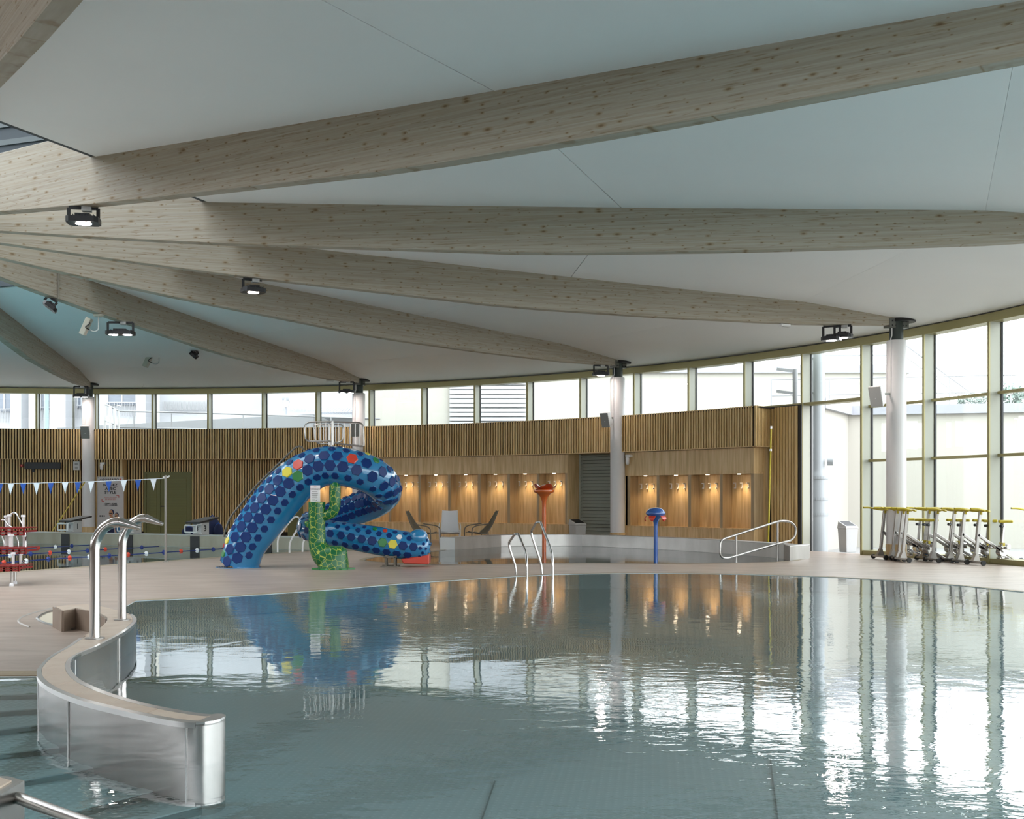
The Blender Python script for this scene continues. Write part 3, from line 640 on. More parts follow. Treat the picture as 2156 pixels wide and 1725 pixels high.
def offs(poly, d):                                              # offset a closed outline
    n = len(poly); A = sum(poly[i].x * poly[(i + 1) % n].y - poly[(i + 1) % n].x * poly[i].y for i in range(n)); s = 1 if A > 0 else -1; out = []
    for i in range(n):
        a, b, c = poly[i - 1], poly[i], poly[(i + 1) % n]; t = ((b - a).normalized() + (c - b).normalized())
        t = t.normalized() if t.length > 1e-6 else (c - b).normalized(); out.append(b + Vector((t.y, -t.x)) * d * s)
    return out
basins = struct('pool_basins')
obj('lagoon_side', skirt(MAIN, -0.28, 0.0), M['lagoon_side'], basins); flat('lagoon_bottom', [MAIN], -0.27, M['lagoon_floor'], basins)
obj('splash_side', skirt(KID, -0.2, 0.0), M['kid_floor'], basins); flat('splash_bottom', [KID], -0.19, M['kid_floor'], basins)
obj('sport_side', skirt(SPORT, -1.2, 0.0), M['sport_floor'], basins); flat('sport_bottom', [SPORT], -1.18, M['sport_floor'], basins)
for nm, poly, mt, lb in (('lagoon_water', MAIN, 'water', 'calm teal water of the large lagoon pool'), ('splash_pool_water', KID, 'water_kid', 'shallow clear water of the splash pool with two water flowers'), ('sport_pool_water', SPORT, 'water_sport', 'turquoise water of the lane pool under the pennants')):
    tag(flat(nm, [poly], -0.004, M[mt]), lb, None, kind='stuff')
for (a_, b_) in (((1622, 1600), (1642, 1760)), ((1042, 1645), (1003, 1760))):
    p_, q_ = G(*a_, -0.265), G(*b_, -0.265); obj('floor_seam', MB().bar(p_, q_, 0.008, 0.004), M['seam'], basins)
# overflow gutters: thin grating strips along the deck edges
def gutter(poly, w, parent, name='overflow_grating'):
    m = MB(); q = offs(poly, w); n = len(poly); m.add([(p.x, p.y, 0.004) for p in poly] + [(p.x, p.y, 0.004) for p in q], [(i, i + 1, n + i + 1, n + i) for i in range(n - 1)]); return obj(name, m, M['grating'], parent)
trim = struct('trim_1')
m = MB(); q = [p + (p - Vector((2.5, 10))).normalized() * 0.16 for p in fe]; n = len(fe); m.add([(p.x, p.y, 0.004) for p in fe] + [(p.x, p.y, 0.004) for p in q], [(i, i + 1, n + i + 1, n + i) for i in range(n - 1)]); obj('overflow_grating', m, M['grating'], trim)
m = MB(); qk = [p + (p - Vector((1.5, 28))).normalized() * 0.12 for p in kf]; n = len(kf); m.add([(p.x, p.y, 0.004) for p in kf] + [(p.x, p.y, 0.004) for p in qk], [(i, i + 1, n + i + 1, n + i) for i in range(n - 1)]); obj('overflow_grating', m, M['grating'], trim)
a, b = SPORT[0], SPORT[1]; o2 = -W2 * 0.2; obj('overflow_grating', MB().add([(a.x, a.y, .004), (b.x, b.y, .004), ((b + o2).x, (b + o2).y, .004), ((a + o2).x, (a + o2).y, .004)], [(0, 1, 2, 3)]), M['grating'], trim)
a, b = stepline; m = MB()
for k in range(5): y = 0.03 + k * 0.045; m.bar((a.x - 1.5, a.y + y, 0.004), (b.x, b.y + y, 0.004), 0.028, 0.012)
obj('step_grating', m, M['grating'], trim, kind='stuff')
# end wall of the lane pool and curved wall of the splash pool
ew = struct('wall_lane_pool_end'); e0 = SC - W2 * 0.9; e1 = SC + W2 * 15.5; nrm = -L2
m = MB(); m.prism([e0, e1, e1 + nrm * 0.5, e0 + nrm * 0.5], -1.2, 0.32); obj('end_wall', m, M['steel_end'] if 'steel_end' in M else M['steel'], ew)
c0 = e0 - nrm * 0.01; obj('wall_cap', MB().prism([c0, e1 - nrm * 0.01, e1 + nrm * 0.51, e0 + nrm * 0.51], 0.32, 0.335), M['ltgrey'], ew)
for k, px in enumerate((138, 270.5, 410.5, 562)):
    # lane target where the pixel column meets the wall plane
    u = Vector(((px - 1078) / F, 1.0)); den = u.x * (-L2.x) + u.y * (-L2.y); Y = (SC.dot(-L2)) / den; p = Vector((u.x * Y, Y)); c = p + L2 * 0.006
    hw = W2 * 0.16; obj('lane_target', MB().prism([c - hw, c + hw, c + hw + L2 * 0.01, c - hw + L2 * 0.01], -1.1, 0.30), M['black'], ew)
# concentric splash pool wall
kw = struct('wall_splash_pool'); kin = [Vector(p) for p in kb]; kc = Vector((1.5, 24.0))
ko = [p + (p - kc).normalized() * 0.42 for p in kin]
fin_ = [Vector(p) for p in spline([tuple(p) for p in kin], 5)]; fou = [p + (p - kc).normalized() * 0.42 for p in fin_]
for k in range(len(kin) - 1):
    a_, b_ = fin_[5 * k:5 * k + 6], fou[5 * k:5 * k + 6]; obj('steel_panel', MB().prism(a_ + b_[::-1], -0.3, 0.318), M['steel_dull'], kw, smooth=30)
blk = [kin[0], Vector(G(926, 1158.5).to_2d()), Vector(G(928, 1155.5).to_2d()) + Vector((0, 0.25)), ko[0]]
obj('end_block', MB().prism(blk, -0.3, 0.32), M['ltgrey'], kw, bev=0.01)
e = Vector(G(1663, 1181).to_2d()); e2 = Vector(G(1703, 1177).to_2d())
obj('end_block', MB().prism([kin[-1], e, e2, e2 + Vector((0.15, 0.5)), ko[-1]], -0.3, 0.322), M['steel_dull'], kw, bev=0.01)
cap = MB(); n = len(fin_); kiv = [p + (kc - p).normalized() * 0.012 for p in fin_]
cap.add([(p.x, p.y, 0.325) for p in kiv] + [(p.x, p.y, 0.325) for p in fou], [(i, i + 1, n + i + 1, n + i) for i in range(n - 1)]); obj('wall_cap', cap, M['ltgrey'], kw)
# ---- S-shaped lagoon wall with tiled coping
sw = struct('wall_lagoon')
WPOLY = [gz(p) for p in WL + WCAP + WR]
iN = WL.index((490, 470))
obj('wall_body', MB().prism(WPOLY, -0.62, ZC - 0.012), M['steel'], sw, smooth=50)
# clad deck-side faces (brown tile) of the north end
def facepanel(p, q, name, mt, out=0.012):
    a, b = gz(p), gz(q); t = (b - a).normalized(); nn_ = Vector((t.y, -t.x)); nn_ = nn_ if nn_.dot(-a) > 0 else -nn_
    a2, b2 = a + t * 0.004, b - t * 0.004; obj(name, MB().prism([a2, b2, b2 + nn_ * out, a2 + nn_ * out], 0.0, ZC - 0.004), M[mt], sw)
facepanel((390, 180), (455, 210), 'cladding_tile', 'cladtile'); facepanel((455, 210), (550, 192), 'cladding_tile', 'cladtile')
facepanel((550, 192), (655, 213), 'cladding_tile', 'cladtile'); facepanel((655, 213), (720, 233), 'cladding_tile', 'cladtile'); facepanel((720, 233), (765, 257), 'cladding_tile', 'cladtile'); facepanel((765, 257), (776, 272), 'cladding_tile', 'cladtile')
# ribbon of coping: resample both edges of the S from the north to the tip
LE = [gz(p) for p in WL[6:]]; RE_ = [gz(p) for p in WR[::-1][4:]]
LE = LE + [gz((1420, 1023))]; RE_ = RE_ + [gz((1570, 959))]
def resample(pts, n):
    d = [0]
    for i in range(len(pts) - 1): d.append(d[-1] + (pts[i + 1] - pts[i]).length)
    out = []
    for k in range(n + 1):
        s = d[-1] * k / n; i = max(j for j in range(len(d) - 1) if d[j] <= s + 1e-9); out.append(pts[i].lerp(pts[i + 1], (s - d[i]) / max(1e-9, d[i + 1] - d[i])))
    return out
LEs = [Vector(p) for p in spline([tuple(p) for p in LE], 6)]; REs = [Vector(p) for p in spline([tuple(p) for p in RE_], 6)]
NR = 168
LEs, REs = resample(LEs, NR), resample(REs, NR)
NT = 14; step_ = NR // NT
def across(i, t): return LEs[i].lerp(REs[i], t)
t_in = []
for i in range(NR + 1):
    w = (LEs[i] - REs[i]).length; t_in.append((min(0.3, 0.05 / w) if i > 40 else 0.03, 1 - min(0.3, 0.055 / w)))
for k in range(NT):
    m = MB(); i0, i1 = k * step_, (k + 1) * step_; pts = []; n = i1 - i0 + 1
    for i in range(i0, i1 + 1):
        g0 = 0.0
        for t in t_in[i]: p = across(i, t); pts.append(p)
    # pull the two ends in for an open joint
    d0 = (pts[2] - pts[0]).normalized() * 0.004; d1 = (pts[-1] - pts[-3]).normalized() * 0.004
    pts[0] = pts[0] + d0; pts[1] = pts[1] + d0; pts[-1] = pts[-1] - d1; pts[-2] = pts[-2] - d1
    vv = [(p.x, p.y, ZC) for p in pts] + [(p.x, p.y, ZC - 0.02) for p in pts]; q = len(pts)
    fs = [(2 * j, 2 * j + 1, 2 * j + 3, 2 * j + 2) for j in range(n - 1)] + [(2 * j, 2 * j + 2, q + 2 * j + 2, q + 2 * j) for j in range(n - 1)] + [(2 * j + 1, 2 * j + 3, q + 2 * j + 3, q + 2 * j + 1) for j in range(n - 1)] + [(0, 1, q + 1, q), (q - 2, q - 1, 2 * q - 1, 2 * q - 2)]
    m.add(vv, fs); obj('coping_tile', m, M['coping'], sw)
# tiles of the wider north end
nb_ = [gz(p) for p in [(390, 180), (455, 210), (550, 192), (655, 213), (720, 233), (765, 257), (776, 272)]]; nr_ = [gz(p) for p in WR[::-1][:5]]
np_ = nb_ + [REs[0]] + nr_[::-1][1:]
obj('coping_tile', MB().prism(offs([p for p in np_], -0.02), ZC - 0.02, ZC - 0.001), M['coping'], sw)
def edge_strip(side, i0, i1):
    m = MB(); pts = []
    for i in range(i0, i1 + 1):
        t = t_in[i][0] - 0.006 if side == 0 else t_in[i][1] + 0.006
        o = LEs[i] if side == 0 else REs[i]; q = across(i, t); d = (o - q).normalized() * 0.006; pts += [(q.x, q.y, ZC), (o.x + d.x, o.y + d.y, ZC), (o.x + d.x, o.y + d.y, ZC - 0.03)]
    n = i1 - i0 + 1; fs = []
    for j in range(n - 1): fs += [(3 * j, 3 * j + 1, 3 * j + 4, 3 * j + 3), (3 * j + 1, 3 * j + 2, 3 * j + 5, 3 * j + 4)]
    m.add(pts, fs); obj('steel_edge_strip', m, M['steelcap'], sw, smooth=50)
edge_strip(0, 44, NR); edge_strip(1, 0, NR)
capp = [gz(p) for p in [(1420, 1023), (1490, 1020), (1550, 1012), (1600, 998), (1632, 980), (1638, 968), (1610, 960), (1570, 959)]]
obj('end_cap_plate', MB().prism(capp, ZC - 0.02, ZC + 0.001), M['steelcap'], sw)
c = gz((1352, 1020)); obj('weld_seam', MB().box((c.x, c.y - 0.002, -0.2), (0.006, 0.006, 0.8)), M['steelcap'], sw)
for side, fr in ((0, 0.50), (0, 0.64), (0, 0.78), (1, 0.30), (1, 0.52)):
    c = (LEs if side == 0 else REs)[int(NR * fr)]; obj('weld_seam', MB().cyl((c.x, c.y, -0.38), (c.x, c.y, ZC - 0.03), 0.006, 6), M['steelcap'], sw)
# round recess with pale floor beside the wall end
rc = struct('floor_recess')
rp = [(78, 1304), (86, 1297), (100, 1291), (125, 1286), (160, 1284), (190, 1290), (190, 1320), (150, 1327), (132, 1325), (113, 1319), (95, 1314), (83, 1309)]
rw = [G(x, y, 0.0).to_2d() for x, y in rp]
obj('recess_floor', MB().prism(rw, 0.0005, 0.003), M['recess'], rc)
obj('recess_rim', MB().tube([(p.x, p.y, 0.004) for p in rw], 0.018, 6, closed=True), M['satin'], rc)
ring = [Vector(q) for q in spline([tuple(G(x, y, 0.002)) for x, y in ((150, 1276), (114, 1281), (78, 1289), (48, 1299), (39, 1307), (44, 1314), (62, 1321))], 6)]
obj('deck_ring', MB().tube(ring, 0.012, 4), M['grout'], rc)
# low steel wall end beside the steps, its tile and handrail
nw = struct('wall_steps'); p = [gz(P) for P in [(-400, 1380), (120, 1405), (178, 1437)]]; q0, q1 = gz((178, 1437)), gz((60, 1405))
body = [q0, q1, q1 + Vector((-2.2, 0.25)), Vector((q0.x - 2.2, q0.y - 0.5)), Vector((q0.x - 0.25, q0.y - 1.6)), Vector((q0.x, q0.y - 1.6))]
obj('wall_body', MB().prism(body, -0.6, ZC - 0.005), M['steel'], nw); obj('coping_tile', MB().prism(offs(body, -0.05), ZC - 0.02, ZC + 0.002), M['coping'], nw)
M['riser_shadow'] = mat('step_shadow_line', (0.10, 0.13, 0.13), 0.5)  # dark strip that paints the shadow line below each step nosing
M['nosing'] = mat('pale_step_nosing', (0.62, 0.68, 0.67), 0.4)
# submerged steps
st = struct('floor_steps')
ZS = [-0.014, -0.045, -0.075, -0.108, -0.14, -0.17, -0.205, -0.245]
NL = [((0, 715), (272, 715)), ((0, 830), (255, 822)), ((0, 947), (262, 930)), ((0, 1082), (330, 1040)), ((0, 1257), (430, 1208)), ((0, 1480), (675, 1358)), ((250, 1745), (1030, 1548)), ((600, 1860), (1320, 1672))]
for k in range(len(NL) - 1):
    z = ZS[k] - 0.012; (a, b), (c, d) = NL[k], NL[k + 1]
    A, B = gz(a, z), gz(b, z); C_, D_ = gz(c, z), gz(d, z)
    A = A + (A - B).normalized() * 1.6; C_ = C_ + (C_ - D_).normalized() * 1.6; B = B + (B - A).normalized() * 0.5; D_ = D_ + (D_ - C_).normalized() * (0.5 if k < 4 else 0.12)
    obj('tread', MB().prism([A, B, D_, C_], -0.6, z), M['step'], st)
    t = (D_ - C_).normalized(); nn_ = Vector((-t.y, t.x)); nn_ = nn_ if nn_.y > 0 else -nn_
    obj('nosing', MB().prism([C_, D_, D_ + nn_ * 0.10, C_ + nn_ * 0.10], z, z + 0.006), M['nosing'], st)
    obj('riser_shadow', MB().prism([C_, D_, D_ - nn_ * 0.01, C_ - nn_ * 0.01], z - 0.04, z - 0.002), M['riser_shadow'], st)
# ================================================================ SLIDE
def SP(x, y, Y): return D(440 + x / 4.312, 860 + y / 4.312, Y)
spts = [(268, 1500, 23.0, .365), (330, 1250, 23.0, .40), (480, 1020, 23.0, .44), (640, 812, 23.0, .45), (800, 650, 23.0, .43), (960, 552, 23.0, .40), (1100, 522, 23.0, .385), (1290, 545, 23.02, .38), (1450, 600, 23.15, .375), (1560, 680, 23.5, .37), (1590, 765, 24.0, .355), (1500, 850, 24.4, .34), (1320, 925, 24.6, .325), (1130, 990, 24.6, .305), (985, 1035, 24.4, .285), (915, 1075, 24.0, .27), (950, 1105, 23.6, .26), (1070, 1125, 23.38, .25), (1250, 1155, 23.32, .262), (1450, 1190, 23.3, .28), (1640, 1222, 23.3, .288), (1800, 1246, 23.3, .282), (1920, 1256, 23.3, .262), (1978, 1262, 23.3, .20), (2008, 1266, 23.3, .09)]
cps = [(*SP(x, y, Y), r) for x, y, Y, r in spts]
crv = spline(cps, 9)
base = SP(265, 1445, 23.0)
sl = thing('snake_slide', 'big blue snake shaped pool slide covered with hexagonal scales', 'slide', (base.x, base.y, 0))
pts = [Vector(c[:3]) for c in crv]; rad = [c[3] for c in crv]
for i, p in enumerate(pts):
    if p.z < 0: p.z = 0.0
m = MB().tube(pts, rad, 36); obj('slide_tube', m, M['snake'], sl, smooth=60, world=True)
m = MB().lathe([(0.44, 0.0), (0.44, 0.012), (0.38, 0.016)], 40, (pts[0].x + 0.0, pts[0].y, 0)); obj('base_flange', m, M['snake'], sl, world=True)
hexv = [(math.cos(PI / 3 * k + PI / 6), math.sin(PI / 3 * k + PI / 6)) for k in range(6)]
hm = MB(); hm.add([(x, y, -0.02) for x, y in hexv] + [(x * 1.0, y * 1.0, 0.008) for x, y in hexv] + [(x * 0.9, y * 0.9, 0.016) for x, y in hexv], [(k, (k + 1) % 6, 6 + (k + 1) % 6, 6 + k) for k in range(6)] + [(6 + k, 6 + (k + 1) % 6, 12 + (k + 1) % 6, 12 + k) for k in range(6)] + [tuple(12 + k for k in range(6))])
HX = {}
for nm in ('scale', 'red', 'yellow', 'sgreen', 'swhite'):
    me = bpy.data.meshes.new('scale_' + nm); me.from_pydata([tuple(v) for v in hm.v], [], hm.f); me.materials.append(M['snake'] if nm == 'scale' else M[nm]); me.materials.append(M[nm]); me.polygons.foreach_set('material_index', [0] * 6 + [1] * 7 if nm == 'scale' else [1] * 13); HX[nm] = me
COLR = [(848, 512, 'red'), (1350, 490, 'red'), (760, 565, 'yellow'), (858, 620, 'sgreen'), (690, 545, 'swhite'), (1410, 448, 'yellow'), (1462, 440, 'sgreen'), (1305, 415, 'swhite'), (182, 1235, 'yellow'), (150, 1255, 'red'), (168, 1320, 'sgreen'), (168, 1165, 'swhite'), (1505, 1095, 'sgreen'), (1597, 1103, 'red'), (1585, 1190, 'sgreen'), (1667, 1205, 'yellow'), (1745, 1140, 'swhite')]
arc_ = [0]
for i in range(1, len(pts)): arc_.append(arc_[-1] + (pts[i] - pts[i - 1]).length)
def at_s(s):
    for i in range(len(arc_) - 1):
        if arc_[i + 1] >= s:
            t = (s - arc_[i]) / (arc_[i + 1] - arc_[i]); return pts[i].lerp(pts[i + 1], t), (pts[i + 1] - pts[i]).normalized(), lerp(rad[i], rad[i + 1], t)
    return pts[-1], (pts[-1] - pts[-2]).normalized(), rad[-1]
cand = []
def rows(s0, s1, pitch, spec):
    for j, (v, sz) in enumerate(spec):
        pch = pitch
        s = s0 + (pch / 2 if j % 2 else 0)
        while s < s1:
            p, t, r = at_s(s); f = Vector((0, -1, 0)); f = (f - t * f.dot(t)).normalized(); o = f.cross(t)
            ph = v / r; n_ = f * math.cos(ph) + o * math.sin(ph); c = p + n_ * (r * 0.998)
            b = n_.cross(t).normalized(); Mx = Matrix((b, t, n_)).transposed().to_4x4(); k = sz * min(1.0, r / 0.30) if r < 0.28 else sz
            if c.z > 0.06: cand.append((c, Mx, k))
            s += pch
S1 = arc_[9 * 9]; S2 = arc_[15 * 9]; S3 = arc_[22 * 9 + 4]
rows(0.12, S1 + 0.35, 0.222, [(-0.205, 0.08), (0.0, 0.118), (0.20, 0.116), (0.375, 0.078), (0.50, 0.052)])
rows(S1 + 0.45, S2 - 0.1, 0.20, [(-0.40, 0.075), (-0.24, 0.085), (-0.08, 0.095), (0.1, 0.09)])
rows(S2 + 0.25, S3 - 0.1, 0.205, [(-0.185, 0.088), (0.0, 0.098), (0.165, 0.062), (0.27, 0.05)])
rows(S3 - 0.05, S3 + 0.22, 0.105, [(-0.2, 0.042), (-0.11, 0.046), (-0.02, 0.046), (0.07, 0.046), (0.16, 0.044)])
def pxof(c): return ((c.x / c.y * F + 1078 - 440) * 4.312, (HZ - (c.z - CZ) / c.y * F - 860) * 4.312)
own = {}
for tx, ty, cn in COLR:
    best = min(range(len(cand)), key=lambda i: ((pxof(cand[i][0])[0] - tx) ** 2 + (pxof(cand[i][0])[1] - ty) ** 2 + (0 if i not in own else 1e9)) + (1e7 if cand[i][0].y > 24.0 else 0)); own[best] = cn
lab = {'red': 'red hexagonal scale', 'yellow': 'yellow hexagonal scale', 'sgreen': 'green hexagonal scale', 'swhite': 'white hexagonal scale'}
for i, (c, Mx, k) in enumerate(cand):
    cn = own.get(i, 'scale'); o = bpy.data.objects.new('scale', HX[cn]); COL.objects.link(o); o.parent = sl
    o.matrix_basis = Matrix.Translation(c - sl.location) @ Mx @ Matrix.Diagonal((k, k, 1, 1))
    if cn in lab: o['label'] = lab[cn]
print('scales', len(cand))
# seam ring, eye bumps, red outlet, support, rails
i = 6 * 9; p, t, r = pts[i], (pts[i + 1] - pts[i - 1]).normalized(), rad[i]
obj('seam', MB().tube([p + (Vector((0, -1, 0)) * math.cos(q * PI / 18) + Vector((0, -1, 0)).cross(t) * math.sin(q * PI / 18)) * r for q in range(36)], 0.006, 6, closed=True), M['snake'], sl, world=True)
for dy in (-0.12, 0.16):
    c = SP(1900, 1168, 23.3); obj('eye_bump', MB().ball((c.x, c.y + dy, c.z), 0.165, 20, (1.1, 0.95, 0.95)), M['snake'], sl, smooth=60, world=True)
a, b = SP(1752, 1362, 23.3), SP(2003, 1350, 23.3); a2, b2 = SP(1772, 1405, 23.3), SP(2003, 1412, 23.3)
m = MB(); y0, y1 = 23.1, 23.62
m.add([(a.x, y0, a.z), (b.x, y0, b.z + 0.05), (b2.x, y0, b2.z), (a2.x, y0, a2.z), (a.x, y1, a.z), (b.x, y1, b.z + 0.05), (b2.x, y1, b2.z), (a2.x, y1, a2.z)], [(0, 1, 2, 3), (7, 6, 5, 4), (0, 4, 5, 1), (1, 5, 6, 2), (2, 6, 7, 3), (3, 7, 4, 0)])
obj('outlet_lip', m, M['red'], sl, world=True, bev=0.015, label='red outlet lip under the snake head')
m = MB(); x0, x1 = SP(1608, 1400, 23.2).x, SP(1690, 1400, 23.2).x; zt0 = 0.27
for yy in (23.1, 23.42):
    for x in (x0, x1): m.bar((x, yy, 0.0), (x, yy, 0.2), 0.035)
    m.bar((x0 - 0.1, yy, 0.012), (x1 + 0.08, yy, 0.012), 0.05, 0.024); m.bar((x0 - 0.04, yy, 0.2), (x1 + 0.03, yy, 0.2), 0.035)
for x in (x0, x1): m.bar((x + 0.02, 23.1, 0.2), (x + 0.05, 23.2, 0.36), 0.05); m.bar((x, 23.1, 0.2), (x, 23.42, 0.2), 0.035); m.bar((x, 23.1, 0.012), (x, 23.42, 0.012), 0.04)
m.bar((x0 - 0.08, 23.25, 0.34), (x1 + 0.06, 23.25, 0.3), 0.2, 0.02)
obj('support_stand', m, M['frame'], sl, world=True)
def rail(px, Y, r, name, mt='satin', n=8, fr=0.12, closed=False):
    q = [SP(x, y, Y) if not isinstance(Y, (list, tuple)) else SP(x, y, Y[i]) for i, (x, y) in enumerate(px)]
    return obj(name, MB().tube(fillet(q, fr), r, n), M[mt], sl, world=True)
Yf, Yb = 22.85, 23.35
rail([(1110, 345), (1110, 300), (880, 300), (865, 210), (880, 125), (1120, 122)], Yf, 0.017, 'guard_rail'); rail([(1120, 122), (1250, 127), (1400, 130), (1408, 345), (1380, 345), (1125, 315)], Yf, 0.017, 'guard_rail')
rail([(1122, 335), (1122, 115)], Yf, 0.03, 'rail_post'); rail([(1090, 335), (1090, 140)], Yb, 0.024, 'rail_post')
rail([(1085, 322), (965, 322), (950, 160), (975, 148), (1090, 146)], Yb, 0.015, 'guard_rail'); rail([(1095, 146), (1205, 150), (1218, 170), (1215, 310), (1095, 312)], Yb, 0.015, 'guard_rail')
for x in (915, 968, 1012, 1060): rail([(x, 123), (x, 302)], Yf, 0.008, 'baluster', n=6)
for x in (1172, 1230, 1280, 1328, 1368): rail([(x, 125), (x, 318 + (x - 1125) * 0.1)], Yf, 0.008, 'baluster', n=6)
for x in (1000, 1040, 1150, 1185): rail([(x, 148), (x, 318)], Yb, 0.008, 'baluster', n=6)
rail([(140, 1170), (140, 1130), (190, 990), (430, 700), (780, 358), (830, 338), (865, 378)], 23.35, 0.02, 'stair_rail', 'frame'); rail([(400, 715), (435, 742)], 23.3, 0.012, 'rail_bracket', 'frame')
# ---------------------------------------------------------------- cactus
YC = 22.4
def CPx(x, y): return SP(x, y, YC)
cb = CPx(1130, 1460)
ct = thing('cactus_column', 'green cactus shaped post with yellow net pattern under the snake slide', 'cactus', (cb.x, cb.y, 0))
q = [(1150, 1395, .20), (1105, 1375, .24), (1050, 1335, .235), (1010, 1290, .20), (986, 1235, .168), (981, 1160, .16), (980, 1000, .16), (980, 850, .16)]
cc = spline([(*CPx(x, y), r) for x, y, r in q], 7); obj('trunk', MB().tube([c[:3] for c in cc], [c[3] for c in cc], 28), M['cactus'], ct, smooth=60, world=True)
f0 = CPx(1130, 1470); zz = lambda y: CPx(1130, y).z
obj('foot', MB().lathe([(.30, 0.0), (.29, zz(1400)), (.272, zz(1340)), (.262, zz(1300)), (.235, zz(1270)), (.18, zz(1255)), (.08, zz(1248))], 32, (f0.x, f0.y, 0)), M['cactus'], ct, smooth=60, world=True)
q = [(985, 985, .10), (1060, 972, .10), (1118, 945, .102), (1142, 890, .104), (1145, 800, .106), (1145, 720, .105), (1145, 690, .085), (1145, 673, .03)]
cc = spline([(*CPx(x, y), r) for x, y, r in q], 6); obj('arm', MB().tube([c[:3] for c in cc], [c[3] for c in cc], 22), M['cactus'], ct, smooth=60, world=True)
q = [(960, 1075, .06), (910, 1062, .06), (888, 1040, .05), (882, 1022, .02)]
cc = spline([(*CPx(x, y), r) for x, y, r in q], 4); obj('stub', MB().tube([c[:3] for c in cc], [c[3] for c in cc], 14), M['cactus'], ct, smooth=60, world=True)
m = MB(); pl = []
for k in range(24):
    r = 0.42 if k % 4 in (0, 1) else 0.30; pl.append((cb.x + r * math.cos(k * PI / 12), cb.y + r * 0.8 * math.sin(k * PI / 12)))
obj('root_plate', m.prism(pl, 0.0, 0.03), M['sgreen'], ct, world=True)
c0, c1 = CPx(923, 700), CPx(1012, 850); zc = (c0.z + c1.z) / 2
sg = thing('rules_sign', 'small white rules sign standing on the cactus trunk', 'sign', ((c0.x + c1.x) / 2, YC - 0.03, c1.z))
w, h = c1.x - c0.x, c0.z - c1.z
obj('panel', MB().box((0, 0, h / 2), (w, 0.012, h)), M['swhite'], sg, bev=0.003)
text('sign_title', 'TOBOGGAN', 0.038, M['ink'], sg, (0, -0.0075, h * 0.77))
obj('chevron', MB().bar((-0.02, -0.008, h * 0.93), (0, -0.008, h * 0.90), 0.012, 0.004).bar((0.02, -0.008, h * 0.93), (0, -0.008, h * 0.90), 0.012, 0.004), M['redink'], sg)
m = MB()
for k, (z, ww) in enumerate(((.62, .55), (.52, .7), (.48, .62), (.40, .66), (.36, .5), (.25, .55), (.12, .3))): m.box((-0.01 if k < 6 else -0.03, -0.0075, h * z), (w * ww, 0.002, 0.008))
obj('text_lines', m, M['grey'], sg, kind='stuff')
obj('arrow_mark', MB().bar((0.005, -0.008, h * 0.05), (0.022, -0.008, h * 0.12), 0.012, 0.004).bar((0.039, -0.008, h * 0.05), (0.022, -0.008, h * 0.12), 0.012, 0.004), M['ink'], sg)
# ================================================================ WATER FLOWERS
p = G(1141.5 + 4, 1162.5); yo = p.y
of = thing('orange_water_flower', 'tall orange flower shaped water spout in the splash pool', 'water spout', (p.x, p.y, 0))
zf = lambda py: CZ + (HZ - py) * yo / F
obj('stem', MB().lathe([(0.052, -0.2), (0.052, zf(1065)), (0.060, zf(1055)), (0.10, zf(1046)), (0.17, zf(1040)), (0.25, zf(1037)), (0.262, zf(1034.5)), (0.255, zf(1032)), (0.2, zf(1030))], 32), M['orange'], of, smooth=50)
obj('dome', MB().ball((0.03, 0, zf(1031)), 0.17, 24, (1, 1, 0.72)), M['orange'], of, smooth=60)
m = MB(); n = 72; vs_ = []
for rr, base_z, amp in ((0.15, 1035, 0), (0.21, 1027, 3.2), (0.275, 1024.0, 4.6), (0.28, 1023.0, 4.8), (0.27, 1023.4, 4.6), (0.2, 1028, 3)):
    for k in range(n):
        a = 2 * PI * k / n; lob = math.cos(5 * a + 0.5); vs_.append((rr * (1 + 0.09 * lob) * math.cos(a) + 0.03, rr * (1 + 0.09 * lob) * math.sin(a), zf(base_z - amp * 0.9 * lob)))
m.add(vs_, [(j * n + k, j * n + (k + 1) % n, (j + 1) * n + (k + 1) % n, (j + 1) * n + k) for j in range(5) for k in range(n)])
obj('petal_rim', m, M['dkorange'], of, smooth=60, label='dark orange wavy petal rim')
p = G(1380.5, 1182); yb = p.y; zf = lambda py: CZ + (HZ - py) * yb / F
bf = thing('blue_water_flower', 'shorter blue mushroom shaped water spout with red petals in the splash pool', 'water spout', (p.x, p.y, 0))
obj('stem', MB().lathe([(0.042, -0.2), (0.042, zf(1108)), (0.05, zf(1100)), (0.085, zf(1093)), (0.15, zf(1087)), (0.205, zf(1084)), (0.218, zf(1081)), (0.20, zf(1077)), (0.15, zf(1072)), (0.08, zf(1069.5)), (0.0, zf(1069))], 36), M['bluefl'], bf, smooth=50)
for k in range(5):
    a = 2 * PI * k / 5 + 0.45; u = Vector((math.cos(a), math.sin(a), 0)); v = Vector((-u.y, u.x, 0)); z0 = zf(1085)
    m = MB(); pr = [(0.13, 0.0, 0.07), (0.20, -0.01, 0.075), (0.235, -0.06, 0.07), (0.235, -0.10, 0.045), (0.22, -0.125, 0.012)]
    vv = []
    for r, dz, hw in pr: vv += [u * r - v * hw + Vector((0, 0, z0 + dz)), u * (r + 0.01) + Vector((0, 0, z0 + dz - 0.01)), u * r + v * hw + Vector((0, 0, z0 + dz))]
    vv2 = [q - u * 0.015 for q in vv]; K = len(vv)
    fs = [(3 * j + s, 3 * j + s + 1, 3 * j + 4 + s, 3 * j + 3 + s) for j in range(4) for s in (0, 1)]; fs2 = [tuple(K + i for i in f[::-1]) for f in fs]
    rim = [0, 1, 2, 5, 8, 11, 14, 13, 12, 9, 6, 3]; fr_ = [(rim[i], rim[(i + 1) % 12], K + rim[(i + 1) % 12], K + rim[i]) for i in range(12)]
    obj('petal', m.add(vv + vv2, fs + fs2 + fr_), M['red'], bf, smooth=50, label='red drooping petal')
